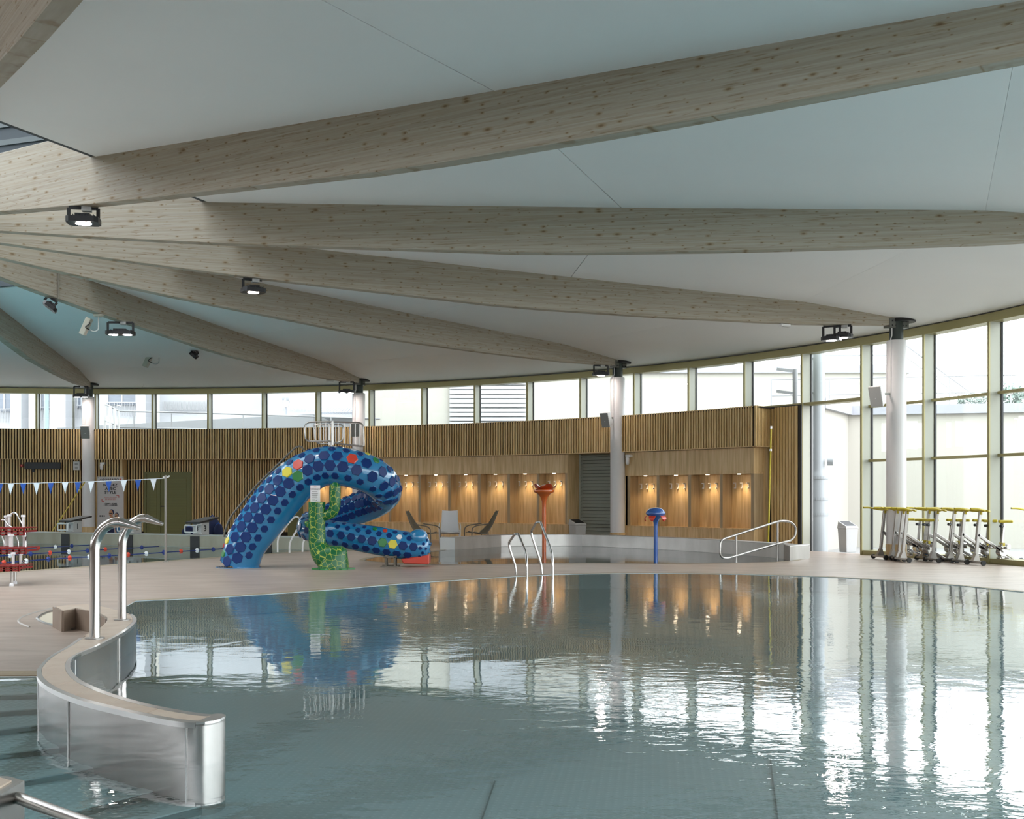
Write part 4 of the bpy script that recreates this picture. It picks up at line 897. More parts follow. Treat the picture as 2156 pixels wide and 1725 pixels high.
# ================================================================ RAILS AND SPOUTS
def tubes(name, label, cat, loc, parts, group=None):
    t = thing(name, label, cat, loc, 0, group)
    for nm, pl, r, mt in parts: obj(nm, MB().tube(pl, r, 12), M[mt], t, smooth=60, world=True)
    return t
# two ladder rails rising out of the lagoon (crop 5.39 px about 1040,1000)
def LR(x, y, Y): return D(1040 + x / 5.39, 1000 + y / 5.39, Y)
Yn, Yd = 19.7, 20.9
l1 = [LR(253, 1230, Yd), LR(253, 1060, Yd), LR(178, 840, Yd), LR(170, 770, Yd), LR(235, 675, (Yn + Yd) / 2), LR(275, 668, (Yn + Yd) / 2), LR(375, 905, Yn), LR(376, 1300, Yn)]
l2 = [LR(545, 1230, Yd), LR(545, 1040, Yd), LR(432, 700, Yd), LR(422, 640, Yd), LR(480, 540, (Yn + Yd) / 2), LR(525, 530, (Yn + Yd) / 2), LR(668, 900, Yn), LR(668, 1310, Yn)]
tubes('ladder_rail', 'bent steel ladder rail in the lagoon, the one away from the orange flower', 'handrail', (l1[0].x, l1[0].y, 0), [('rail', fillet(l1, 0.22), 0.021, 'chrome')], 'lagoon ladder rails')
tubes('ladder_rail', 'bent steel ladder rail in the lagoon, crossing in front of the orange flower', 'handrail', (l2[0].x, l2[0].y, 0), [('rail', fillet(l2, 0.22), 0.021, 'chrome')], 'lagoon ladder rails')
# looped handrail of the splash pool
def HR(x, y, Y): return D(1500 + x / 9.8, 1080 + y / 9.8, Y)
ys = lambda x: 24.6 + (x - 160) / 1570 * 1.6
lp = [(160, 700), (165, 590), (230, 540), (1330, 185), (1440, 168), (1620, 185), (1725, 300), (1715, 470), (1620, 575), (1330, 645), (300, 945), (200, 930), (155, 860)]
hp = [HR(x, y, ys(x)) for x, y in lp]
hr = thing('splash_pool_handrail', 'looped sloping steel handrail at the end of the splash pool', 'handrail', (hp[9].x, hp[9].y, 0))
cc = [Vector(p) for p in spline([tuple(p) for p in fillet(hp + [hp[0]], 0.12, 4)], 1)]
obj('rail', MB().tube(cc[:-1], 0.024, 10, closed=True), M['satin'], hr, smooth=60, world=True)
for x, y0, y1 in ((1345, 180, 1010), (490, 450, 1010)):
    a, b = HR(x, y0, ys(x)), HR(x, y1, ys(x)); obj('post', MB().tube([a, (b.x, b.y, -0.15)], 0.023, 10), M['satin'], hr, smooth=60, world=True)
# two swan-neck spouts on the lagoon wall
def spout(label, base_px, path, tip, r):
    b = G(*base_px, ZC); Yk = b.y
    t = thing('swan_neck_spout', label, 'water spout', b, 0, 'swan-neck spouts on the lagoon wall')
    q = [D(x, y, Yk) for x, y in path]; q[0] = Vector((b.x, b.y, ZC)); cc = spline([tuple(v) for v in q], 8); n = len(cc)
    obj('pipe', MB().tube(cc, r, 24), M['chrome'], t, smooth=60, world=True)
    a, c = Vector(cc[-1]), D(*tip, Yk); tt = (c - a)
    sq = [a + tt * (k / 5) for k in range(6)]; obj('nozzle', MB().tube(sq, [r, r * 0.93, r * 0.8, r * 0.66, r * 0.52, r * 0.4], 24), M['chrome'], t, smooth=60, world=True)
    obj('foot_plate', MB().lathe([(r * 1.9, 0.0), (r * 1.9, 0.008), (r * 1.1, 0.012)], 28), M['satin'], t)
spout('front swan-neck steel spout on the lagoon wall, its foot on the tiled coping bend', (199.5, 1345), [(199.5, 1345), (199.5, 1250), (199.5, 1180), (200, 1152), (205, 1132), (218, 1113), (236, 1102), (253, 1100)], (296, 1112.5), 0.0425)
spout('rear swan-neck steel spout on the lagoon wall, nearer the blue slide', (257, 1306), [(257, 1306), (257, 1230), (257.5, 1165), (259, 1138), (266, 1118), (279, 1102), (293, 1093), (306, 1091)], (343, 1104), 0.040)
# submerged handrail beside the steps
a, b = D(52, 1686, 4.75), D(175, 1731, 4.45); b = Vector((b.x, b.y, b.z))
tubes('step_handrail', 'dull steel handrail dipping into the water beside the submerged steps', 'handrail', (a.x, a.y, 0), [('rail', [a + (a - b).normalized() * 0.25, a, b, b + (b - a) * 0.8], 0.024, 'satin')])
# lane-pool ladder rails behind the slide
def KR(x, y, Y): return D(380 + x / 7.187, 1060 + y / 7.187, Y)
for lb, pl in (('pale ladder rail of the lane pool nearest the slide leg', [KR(1470, 740, 28.8), KR(1470, 520, 28.8), KR(1620, 320, 29.2), KR(1745, 185, 29.2), KR(1815, 240, 29.0), KR(1815, 300, 29.0), KR(1650, 600, 28.6), KR(1650, 750, 28.6)]), ('pale ladder rail of the lane pool half hidden by the cactus', [KR(1690, 520, 29.3), KR(1830, 310, 29.3), KR(1900, 290, 29.3), KR(1960, 420, 29.2), KR(1850, 590, 28.8), KR(1845, 735, 28.8)])):
    q = fillet(pl, 0.15); tubes('lane_ladder_rail', lb, 'handrail', (q[-1].x, q[-1].y, 0), [('rail', q, 0.022, 'white')], 'lane pool ladder rails')
# ================================================================ FLOOD LAMPS, CAMERAS, SPEAKERS
def lamp_head(t, w, d, lit, off=(0, 0, 0), nlens=2, tilt=None, lit_name='lens'):
    M4 = Matrix.Translation(Vector(off)) @ (Matrix.Rotation(tilt, 4, 'X') if tilt else Matrix.Identity(4))
    m = MB(); ol = [(-w / 2 + .05, -d / 2), (w / 2 - .05, -d / 2), (w / 2, -d / 2 + .06), (w / 2, d / 2 - .06), (w / 2 - .05, d / 2), (-w / 2 + .05, d / 2), (-w / 2, d / 2 - .06), (-w / 2, -d / 2 + .06)]
    m.prism(ol, 0.0, 0.08); m.box((0, 0, 0.10), (w * 0.45, d * 0.6, 0.06))
    for k in range(9): m.box((-w / 2 + 0.06 + k * (w - 0.12) / 8, 0, 0.09), (0.008, d * 0.8, 0.03))
    m.v = [M4 @ v for v in m.v]; hs = obj('housing', m, M['lampbody'], t)
    for k in range(nlens):
        x = (k - (nlens - 1) / 2) * w / nlens; q = MB().lathe([(min(w / nlens, d) * 0.30, -0.006), (min(w / nlens, d) * 0.34, 0.004)], 20, (x, 0, 0)); q.v = [M4 @ Vector((v.x, v.y * (d / min(w / nlens, d)) * 0.8, v.z)) for v in q.v]
        obj('lens', q, M['lens' if lit else 'dlens'], hs)
def yoke(t, w, h, off=(0, 0, 0), one=False):
    o = Vector(off); q = [Vector((-w / 2, 0, -h)), Vector((-w / 2, 0, -0.02)), Vector((w / 2, 0, -0.02)), Vector((w / 2, 0, -h))]
    if one: q = q[:2] + [Vector((w * 0.15, 0, -0.02))]
    m = MB()
    for a, b in zip(q, q[1:]): m.bar(o + a, o + b, 0.05, 0.012, up=(0, 1, 0))
    obj('yoke', m, M['lampbody'], t)
def flood(label, p, rz, w=0.42, d=0.30, h=0.22, lit=True, nl=1, one=False, box=True, grp='lit flood lamps'):
    t = thing('flood_lamp', label, 'lamp', p, rz, grp); yoke(t, w * 0.9, h, one=one); lamp_head(t, w, d, lit, (0, 0, -h - 0.04), nl)
    if box: obj('junction_box', MB().box((w * 0.1, 0, -0.035), (0.13, 0.10, 0.07)), M['ltgrey'], t, bev=0.006); obj('cable_gland', MB().cyl((w * 0.1 + 0.06, 0, -0.03), (w * 0.1 + 0.12, 0, -0.03), 0.012, 8), M['black'], t)
    return t
def under_beam(k, s): a = math.radians(BTH[k]); r = BL[k] - s; return Vector((HUB.x + r * math.cos(a), HUB.y + r * math.sin(a), zb(s)))
p1 = under_beam(6, 14.62); flood('lit flood lamp hanging under the low end of the widest beam', p1, 0.15, 0.44, 0.34, 0.20, nl=1)
p2 = under_beam(4, 13.95); flood('lit flood lamp hanging mid-ceiling above the blue slide', p2, 0.5, 0.42, 0.32, 0.22, one=True)
p3 = under_beam(2, 13.1); flood('twin-lens lit flood lamp on a splayed bracket beside a ceiling camera', p3, 0.1, 0.62, 0.36, 0.26, nl=2)
p4 = under_beam(2, 15.4); t = thing('spot_lamp', 'unlit black spot lamp tilted below a vertical conduit on a beam', 'lamp', p4, 0.35, 'unlit spot lamps'); yoke(t, 0.22, 0.14); lamp_head(t, 0.30, 0.36, False, (0.06, 0, -0.22), 1, tilt=None)
t.rotation_euler = (0.0, 0.65, 0.35)
obj('conduit', MB().cyl((0, 0, 0), (0, 0, 0.01), 0.02, 8), M['frame'], t)
cq = p4 + Vector((0.958, -0.287, 0)) * 0.125; cdt = MB().cyl((cq.x, cq.y, cq.z - 0.02), (cq.x, cq.y, cq.z + 0.66), 0.022, 8); tag(obj('cable_conduit', cdt, M['frame']), 'thin vertical conduit fixed on a roof beam above the unlit spot lamp', 'conduit')
p5 = D(413, 737, 34.4); t = thing('spot_lamp', 'small unlit spot lamp fixed straight to the white ceiling', 'lamp', p5, 0.4, 'unlit spot lamps'); yoke(t, 0.2, 0.1); lamp_head(t, 0.26, 0.42, False, (0.05, 0, -0.2), 1); t.rotation_euler = (0.25, 0.7, 0.3)
# double lamps near the column heads
p = under_beam(4, 1.35); t = flood('pair of lit flood lamps beside the head of the column at the aquabikes', p, -0.5, 0.40, 0.34, 0.24, nl=1); yoke(t, 0.36, 0.30, (-0.22, -0.10, 0)); lamp_head(t, 0.40, 0.34, True, (-0.22, -0.12, -0.34), 1)
p = under_beam(3, 0.75); flood('single lit flood lamp beside the head of the column at the grey louvre door', p, 0.2, 0.46, 0.34, 0.26, nl=1)
p = under_beam(2, 0.55); p = p + Vector((-0.12, -0.35, 0)); flood('lit twin-lens flood lamp at the column head behind the slide', p, 0.0, 0.52, 0.30, 0.34, nl=2)
p = under_beam(1, 0.45); p = p + Vector((-0.05, -0.35, 0)); flood('lit twin-lens flood lamp at the column head beside the poster', p, 0.0, 0.52, 0.30, 0.34, nl=2)
# ceiling cameras (flat white housings on goose-neck brackets)
def ccam(label, p, sc, drop, rz):
    t = thing('ceiling_camera', label, 'camera', p, rz, 'ceiling cameras'); obj('mount', MB().lathe([(0.10 * sc, -0.05), (0.12 * sc, -0.02), (0.12 * sc, 0)], 20), M['beige'], t)
    q = fillet([Vector((0, 0, 0)), Vector((0, 0, -drop)), Vector((-0.13 * sc, 0, -drop - 0.02)), Vector((-0.22 * sc, 0, -drop + 0.04))], 0.1); obj('goose_neck', MB().tube(q, 0.014 * sc, 10), M['ltgrey'], t, smooth=60)
    Mx = Matrix.Rotation(math.radians(24), 4, 'Y'); obj('housing', MB().box((-0.29 * sc, 0, -drop + 0.10 * sc), (0.13 * sc, 0.16 * sc, 0.42 * sc), mx=Mx), M['beige'], t, bev=0.012)
    q = spline([(-0.20 * sc, -0.06, -drop + 0.2 * sc), (-0.17 * sc, -0.09, -drop + 0.15 * sc), (-0.26 * sc, -0.1, -drop + 0.07 * sc), (-0.20 * sc, -0.03, -drop + 0.02)], 6); obj('cable', MB().tube(q, 0.013, 8), M['black'], t)
pc = D(201, 662, 25.6); pc.z = zb(13.9); ccam('white ceiling camera on a goose-neck next to the twin-lens lamp', under_beam(2, 13.9), 0.95, 0.36, 0.0)
ccam('white ceiling camera hanging from the plain ceiling near the small spot lamp', D(335, 749, 35.8), 1.15, 0.24, 0.0)
# loudspeakers on the columns
def speaker(label, px, py, Y, col, rz, sc=1.0, mt='ltgrey'):
    p = D(px, py, Y); t = thing('loudspeaker', label, 'speaker', p, rz, 'loudspeakers on the columns'); R = Matrix.Rotation(math.radians(17), 4, 'X')
    h, w, d = 0.46 * sc, 0.30 * sc, 0.24 * sc
    m = MB(); m.add([(-w / 2, -d / 2, -h / 2), (w / 2, -d / 2, -h / 2), (w * .32, d / 2, -h * .36), (-w * .32, d / 2, -h * .36), (-w / 2, -d / 2, h / 2), (w / 2, -d / 2, h / 2), (w * .32, d / 2, h * .42), (-w * .32, d / 2, h * .42)], [(0, 1, 2, 3), (4, 7, 6, 5), (0, 4, 5, 1), (1, 5, 6, 2), (2, 6, 7, 3), (3, 7, 4, 0)]); m.v = [R @ v for v in m.v]
    obj('cabinet', m, M['white'], t, bev=0.006)
    q = MB().box((0, -d / 2 - 0.004, 0), (w * 0.94, 0.012, h * 0.95)); q.v = [R @ v for v in q.v]; gl = obj('grille', q, M['grey'] if mt == 'grey' else M['ltgrey'], t, bev=0.003)
    q = MB().box((0, -d / 2 - 0.011, -h * 0.08), (0.02, 0.006, 0.02)); q.v = [R @ v for v in q.v]; obj('badge', q, M['swhite'], gl)
    c = CP[col]; I = t.matrix_basis.inverted(); e = I @ (Vector((c.x, c.y, p.z + 0.05)) + (Vector((p.x - c.x, p.y - c.y, 0))).normalized() * 0.21); obj('bracket', MB().bar((0, d / 2 - 0.02, 0.04), e, 0.04, 0.05), M['plate'], t)
speaker('loudspeaker on the column beside the swimwear poster', 181.5, 909, 40.0, 1, 0.0, 0.98, 'grey')
speaker('loudspeaker on the column behind the slide railing', 749, 904, 38.5, 2, 0.1, 1.0, 'grey')
speaker('loudspeaker on the column beside the grey louvre door', 1278, 883, 33.5, 3, -0.7, 0.95, 'grey')
speaker('loudspeaker on the column above the aquabikes', 1849, 833, 25.5, 4, -0.8, 1.0)
# ================================================================ WALL FITTINGS
def on_wall(px, py, R): a = ANG(px, R); p = pol(R, a); p.z = CZ + (HZ - py) * p.y / F; return p, a - PI / 2
p, rz = on_wall(91.5, 981, RL); t = thing('display_board', 'long black display board on the slatted wall above the pennants', 'display', p, rz)
cs_ = obj('case', MB().box((0, -0.06, 0), (1.2, 0.12, 0.24)), M['black'], t, bev=0.01); obj('screen', MB().box((0, -0.122, 0), (1.12, 0.006, 0.19)), M['lampbody'], cs_); obj('bracket', MB().box((-0.33, -0.03, -0.17), (0.08, 0.05, 0.1)), M['black'], t)
p, rz = on_wall(46, 981, RL); t = thing('alarm_button', 'small red alarm button beside the black display board', 'alarm', p, rz); obj('housing', MB().cyl((0, 0, 0), (0, -0.05, 0), 0.06, 14), M['redtray'], t); obj('button', MB().cyl((0, -0.05, 0), (0, -0.065, 0), 0.025, 10), M['red'], t)
p, rz = on_wall(162.5, 981, RL); t = thing('control_box', 'grey control box with two windows beside the column', 'box', p, rz); obj('case', MB().box((0, -0.05, 0), (0.22, 0.1, 0.30)), M['ltgrey'], t, bev=0.006); obj('window', MB().box((0, -0.102, 0.06), (0.1, 0.006, 0.07)), M['grey'], t); obj('window', MB().box((0, -0.102, -0.07), (0.1, 0.006, 0.07)), M['grey'], t)
def siren(label, px, py, R, sc=1.0, caged=False):
    p, rz = on_wall(px, py, R); t = thing('wall_light', label, 'light', p, rz); obj('bracket', MB().box((0.03, -0.06, 0.06), (0.16 * sc, 0.12, 0.08)), M['white'], t, bev=0.01); obj('body', MB().lathe([(0.03, -0.16 * sc), (0.055, -0.13 * sc), (0.06, 0.0), (0.045, 0.03)], 16, (0, -0.09, 0)), M['white'], t, smooth=50)
siren('white wall fitting between the column and the poster', 215.5, 980, RL)
siren('white bulkhead fitting at the start of the hooked alcoves by the column', 1325.5, 965, RN, 1.2)
# caged lamp on a facade fin
p = D(1926, 938, 25.0); p = pol(RF - 0.02, A0 - 18 * DA); p.z = CZ + (HZ - 936) * p.y / F
t = thing('bulkhead_lamp', 'caged white bulkhead lamp on a window fin beside the column', 'light', p, A0 - 18 * DA - PI / 2)
obj('backplate', MB().box((0, -0.01, 0.06), (0.14, 0.03, 0.14)), M['ltgrey'], t); obj('globe', MB().lathe([(0.02, -0.16), (0.055, -0.13), (0.06, 0.0)], 16, (0, -0.08, 0)), M['swhite'], t, smooth=50)
for k in range(4): obj('cage_bar', MB().box((-0.066 + 0.044 * k, -0.146, 0.0), (0.008, 0.008, 0.2)), M['grey'], t)
p = under_beam(4, 2.8); t = thing('emergency_light', 'flat white emergency light under a beam near the aquabike column', 'light', p + Vector((0, -0.02, -0.0)), 0.5); obj('case', MB().box((0, 0, -0.03), (0.26, 0.1, 0.05)), M['white'], t, bev=0.006); obj('diffuser', MB().box((0.03, 0, -0.06), (0.16, 0.07, 0.012)), M['ltgrey'], t)
p = under_beam(2, 2.2); t = thing('emergency_light', 'flat dark detector under a beam near the slide column', 'light', p, 0.2); obj('case', MB().box((0, 0, -0.03), (0.24, 0.1, 0.05)), M['beige'], t, bev=0.006); obj('diffuser', MB().box((0.03, 0, -0.06), (0.14, 0.07, 0.012)), M['ltgrey'], t)
# ---------------------------------------------------------------- poster
aP, aQ = ANG(205.5, RL), ANG(261, RL); zt_, zb_ = ZW(233, 1004, RL), ZW(233, 1124, RL)
w, h = (aP - aQ) * RL, zt_ - zb_; p = pol(RL - 0.03, (aP + aQ) / 2, zb_)
po = thing('swimwear_poster', 'tall white swimwear poster hanging beside the column', 'poster', p, (aP + aQ) / 2 - PI / 2)
obj('sheet', MB().box((0, 0, h / 2), (w, 0.012, h)), M['poster'], po)
yy = -0.009; X = lambda x: (x - 575) / 970 * w; Z = lambda y: h - (y - 70) / (17.257 * 120) * h
text('poster_brand', 'AQUARAPID', 0.098, M['ink'], po, (X(512), yy, Z(180)), shear=0.35, xs=1.2, bold=0.001)
o = obj('brand_mark', MB().prism([(X(885), 0), (X(985), 0), (X(935), 0.075)], -0.002, 0.002), M['redink'], po); o.rotation_euler = (PI / 2, 0, 0); o.location = (0, yy, Z(205))
for s, y in (('NAGEZ', 378), ('AVEC', 515), ('STYLE', 648)): text('poster_slogan', s, 0.128, M['ink'], po, (X(572), yy, Z(y)), bold=0.004, xs=1.16)
for s, y in (('Retrouvez notre sélection', 820), ('aqua shopping ! Voir le', 865), ('flyer de votre centre', 905)): text('poster_red_line', s, 0.042, M['redink'], po, (X(575), yy, Z(y)))
for pts_ in (((790, 757), (880, 757), (880, 835)), ((262, 885), (262, 970), (345, 970))):
    m = MB()
    for a, b in zip(pts_, pts_[1:]): m.bar((X(a[0]), yy, Z(a[1])), (X(b[0]), yy, Z(b[1])), 0.02, 0.004, up=(0, 1, 0))
    obj('poster_corner_mark', m, M['redink'], po)
text('poster_small_line', '+ FEMME  + HOMME', 0.05, M['ink'], po, (X(575), yy, Z(1055)), bold=0.002); text('poster_small_line', '+ BEBE  + ACCESSOIRES', 0.044, M['ink'], po, (X(575), yy, Z(1108)), bold=0.002)
def blob(name, cx, cz, rx, rz_, mt, dy=0.0, n=20): obj(name, MB().add([(X(cx) + rx * math.cos(2 * PI * k / n), yy - dy, Z(cz) + rz_ * math.sin(2 * PI * k / n)) for k in range(n)], [tuple(range(n))]), M[mt], po)
def shape(name, pl, mt, dy): obj(name, MB().add([(X(x), yy - dy, Z(y)) for x, y in pl], [tuple(range(len(pl)))]), M[mt], po)
shape('printed_person', [(430, 1720), (470, 1640), (560, 1570), (570, 1500), (660, 1500), (690, 1560), (740, 1600), (740, 1800), (720, 2000), (440, 2000), (420, 1850)], 'skin', 0.0005); blob('printed_face', 590, 1405, 0.07, 0.12, 'skin', 0.001); blob('printed_cap', 618, 1360, 0.085, 0.10, 'navy', 0.0008); shape('printed_goggles', [(522, 1392), (640, 1385), (640, 1420), (570, 1425), (522, 1412)], 'ink', 0.002); blob('printed_lips', 585, 1475, 0.02, 0.012, 'pink', 0.002)
shape('printed_person', [(720, 1640), (770, 1590), (790, 1530), (870, 1530), (900, 1600), (950, 1680), (930, 2120), (750, 2120)], 'skin', 0.0015); blob('printed_face', 790, 1500, 0.06, 0.10, 'skin', 0.002); blob('printed_cap', 805, 1455, 0.07, 0.08, 'navy', 0.0018); shape('printed_goggles', [(720, 1490), (830, 1470), (840, 1500), (760, 1520), (725, 1515)], 'ink', 0.003); blob('printed_lips', 800, 1570, 0.02, 0.012, 'pink', 0.003)
shape('printed_suit', [(455, 1800), (720, 1790), (715, 2000), (725, 2110), (420, 2110), (440, 1980)], 'navy', 0.0025); shape('printed_suit', [(745, 1780), (930, 1780), (920, 1950), (935, 2060), (850, 2120), (800, 2090), (750, 1990)], 'suit', 0.003)
for x in (195, 270, 345): blob('printed_dot', x, 1497, 0.028, 0.028, 'ink', 0.001)
for y in (1385, 1405, 1425): obj('printed_line', MB().box((X(300), yy, Z(y)), (0.3, 0.002, 0.010)), M['ltgrey'], po)
for x in (120, 1025): obj('fixing', MB().cyl((X(x), -0.004, Z(105)), (X(x), -0.014, Z(105)), 0.015, 10), M['grey'], po)
# ---------------------------------------------------------------- yellow poles
def ypole(label, a, b, r=0.02):
    t = thing('rescue_pole', label, 'pole', a); obj('shaft', MB().cyl(a, b, r, 10), M['pole'], t, world=True); obj('end_cap', MB().cyl(b, b + (b - a).normalized() * 0.06, r * 1.3, 10), M['swhite'], t, world=True); c = a.lerp(b, 0.82); obj('clip', MB().cyl(c, c + (b - a).normalized() * 0.05, r * 1.6, 10), M['swhite'], t, world=True)
ypole('yellow pole leaning aslant against the slatted wall beside the column', Vector((D(108, 1126, 35.2).x, 35.2, 0.30)), D(178, 1016, 39.3))
a = pol(RN - 0.03, ANG(1617.5, 24.5)); p0 = D(1617, 1139, 28.6); ypole('upright yellow pole standing in the corner by the narrow slatted panel', Vector((p0.x, p0.y, 0.0)), D(1623.5, 903, 28.75))
# ================================================================ LANE POOL FITTINGS
def block(label, px, num, grp='starting blocks of the lane pool'):
    u = Vector(((px - 1078) / F, 1.0)); Y = ((SC - L2 * 0.28).dot(-L2)) / (u.x * -L2.x + u.y * -L2.y); p = Vector((u.x * Y, Y, 0.335))
    ang = math.atan2(-L2.y, -L2.x) - PI / 2                    # local +y points away from the pool
    t = thing('starting_block', label, 'starting block', p, ang, grp)
    pd = obj('pedestal', MB().box((0, 0.0, 0.17), (0.30, 0.34, 0.34)), M['ltgrey'], t, bev=0.01)
    Mx = Matrix.Rotation(math.radians(9), 4, 'X'); obj('top_plate', MB().box((0, 0.06, 0.40), (0.5, 0.82, 0.045), mx=Mx), M['black'], t, bev=0.006)
    obj('plate_support', MB().box((0, 0.02, 0.355), (0.3, 0.3, 0.04)), M['plate'], t)
    for x in (-0.2, 0.2): q = fillet([Vector((x, -0.20, 0.30)), Vector((x, -0.42, 0.28)), Vector((x, -0.42, 0.06)), Vector((x, -0.20, 0.04))], 0.05); obj('grip_rail', MB().tube(q, 0.016, 8), M['white'], t, smooth=60)
    obj('grip_bar', MB().cyl((-0.2, -0.42, 0.26), (0.2, -0.42, 0.26), 0.016, 8), M['white'], t); obj('grip_bar', MB().cyl((-0.2, -0.42, 0.08), (0.2, -0.42, 0.08), 0.016, 8), M['white'], t)
    text('number', num, 0.22, M['ink'], pd, (0.152, 0.0, 0.17), rot=(PI / 2, 0, PI / 2), bold=0.006); text('number', num, 0.16, M['ink'], pd, (0.02, -0.172, 0.17), bold=0.004)
block('starting block number 1 with a sloping black plate', 155.5, '1'); block('starting block number 2 partly behind the swan-neck spouts', 281, '2'); block('starting block number 3 in front of the olive door edge', 423, '3')
# bags near block 3
for lb, px, py, Y, sc in (('large navy sports bag leaning behind starting block 3', 447, 1112, 33.6, (0.24, 0.2, 0.32)), ('small navy bag lying low in front of the olive door', 398, 1120, 34.2, (0.22, 0.16, 0.14)), ('low navy bag beside the large navy sports bag', 460, 1118, 33.4, (0.14, 0.14, 0.2))):
    p = D(px, py, Y); t = thing('sports_bag', lb, 'bag', (p.x, p.y, 0.0), 0, 'navy bags by the starting blocks'); z = p.z
    obj('body', MB().ball((0, 0, z), 1.0, 16, (sc[0], sc[1], sc[2])), M['navy'], t, smooth=60); obj('strap', MB().tube([(-sc[0] * .6, 0, z + sc[2] * .7), (0, 0, z + sc[2] * 1.15), (sc[0] * .6, 0, z + sc[2] * .7)], 0.02, 8), M['blue'], t)
    obj('base', MB().box((0, 0, z / 2 - sc[2] * 0.2), (sc[0] * 1.3, sc[1] * 1.3, max(0.05, z - sc[2] * 0.4))), M['navy'], t, bev=0.03)
# lane ropes: cable plus floats
LN = [('farthest lane rope with few floats, next to the end wall targets', [(80.5, 1153.6, 'fred'), (116.6, 1152, 'fwhite'), (151, 1149.7, 'fblue'), (338, 1141.0, 'fblue')], None),
      ('middle lane rope of red white and blue floats', [(21, 1169.5, 'fwhite'), (64.5, 1166.4, 'fblue'), (105.5, 1164, 'fred'), (145, 1161.8, 'fwhite'), (184, 1159.3, 'fblue'), (221.5, 1157, 'fred'), (262, 1155, 'fwhite'), (298.5, 1152.8, 'fblue')], None),
      ('nearest lane rope with the most red white and blue floats', [(8, 1185, 'fred'), (55, 1181.5, 'fwhite'), (102, 1177.5, 'fblue'), (146.6, 1175, 'fred'), (188, 1172.7, 'fwhite'), (230, 1170.4, 'fblue'), (269.7, 1168, 'fred'), (308, 1165.8, 'fwhite'), (345, 1163.2, 'fblue'), (381, 1161, 'fred'), (415, 1159, 'fwhite'), (449, 1157, 'fblue')], None)]
FM = {}
for lb, fl_, _ in LN:
    ps = [G(x, y) for x, y, c in fl_]; t = thing('lane_rope', lb, 'rope', (ps[0].x, ps[0].y, 0), 0, 'lane ropes'); d = (ps[-1] - ps[0]).normalized()
    obj('cable', MB().tube([ps[0] - d * 3] + ps + [ps[-1] + d * 1.0], 0.009, 6), M['fblue'], t, world=True)
    for q, (x, y, c) in zip(ps, fl_):
        if c not in FM: FM[c] = obj('float', MB().ball((0, 0, 0.0), 0.05, 12, (1, 1, 1)).lathe([(0.05, -0.012), (0.058, -0.006), (0.058, 0.006), (0.05, 0.012)], 12), M[c], t, smooth=60); o = FM[c]
        else: o = FM[c].copy(); COL.objects.link(o); o.parent = t
        o.location = q - t.location; o.rotation_euler = (PI / 2, 0, math.atan2(d.y, d.x) + PI / 2); o['label'] = {'fred': 'red float', 'fwhite': 'white float', 'fblue': 'dark blue float'}[c]
# pennant line and its post
pp_ = G(349, 1183.5); t = thing('pennant_post', 'slim steel post holding the end of the pennant line', 'post', (pp_.x, pp_.y, 0)); hpz = CZ + (HZ - 1001) * pp_.y / F
obj('pole', MB().cyl((0, 0, 0), (0, 0, hpz), 0.026, 12), M['postgrey'], t, smooth=60); obj('bracket', MB().box((0, 0, hpz - 0.04), (0.12, 0.03, 0.03)).box((0.07, 0, hpz - 0.02), (0.03, 0.03, 0.03)), M['white'], t); obj('foot', MB().lathe([(0.06, 0), (0.06, 0.01), (0.03, 0.015)], 16), M['satin'], t)
def onW(px, py):
    u = Vector(((px - 1078) / F, 1.0)); n2 = Vector((-W2.y, W2.x)); Y = (Vector((pp_.x, pp_.y)).dot(n2)) / u.dot(n2); return D(px, py, Y)
fx = [(-30, 1019), (0, 1018.5), (23, 1018.3), (49, 1017.8), (77, 1017.3), (107, 1016.6), (137, 1016), (164, 1015.3), (192, 1014.3), (228.5, 1013), (260.5, 1011.6), (291, 1010.3), (323, 1008.8)]
fr = thing('pennant_line', 'string of blue and white triangular pennants across the lane pool', 'bunting', (pp_.x, pp_.y, 0))
obj('cord', MB().tube([onW(-120, 1020)] + [onW(x, y) for x, y in fx] + [onW(347, 1007.5)], 0.006, 6), M['whitecloth'], fr, world=True)
for k, (x, y) in enumerate(fx):
    blue = k % 2 == 1; a = onW(x - 6.6, y + 0.6); b = onW(x + 6.6, y - 0.2); s = random.uniform(-1.5, 1.5); c = onW(x + s, y + 24.5 + random.uniform(-1, 1)); bu = Vector((0.02, -0.03, 0)) * random.uniform(0.3, 1.4)
    m = MB(); g = []; n = 6
    for i in range(n + 1):
        for j in range(3): q = a.lerp(b, j / 2).lerp(c, i / n); q = q + bu * (math.sin(i / n * PI) * (1 if j == 1 else 0.1)); g.append(q)
    fs = [(i * 3 + j, i * 3 + j + 1, i * 3 + j + 4, i * 3 + j + 3) for i in range(n) for j in range(2)]
    gg = g + [v + Vector((0, 0.004, 0)) for v in g]; K = len(g); m.add(gg, fs + [tuple(K + i for i in f[::-1]) for f in fs])
    obj('pennant', m, M['blue'] if blue else M['whitecloth'], fr, smooth=60, world=True, label='blue pennant' if blue else 'white pennant')
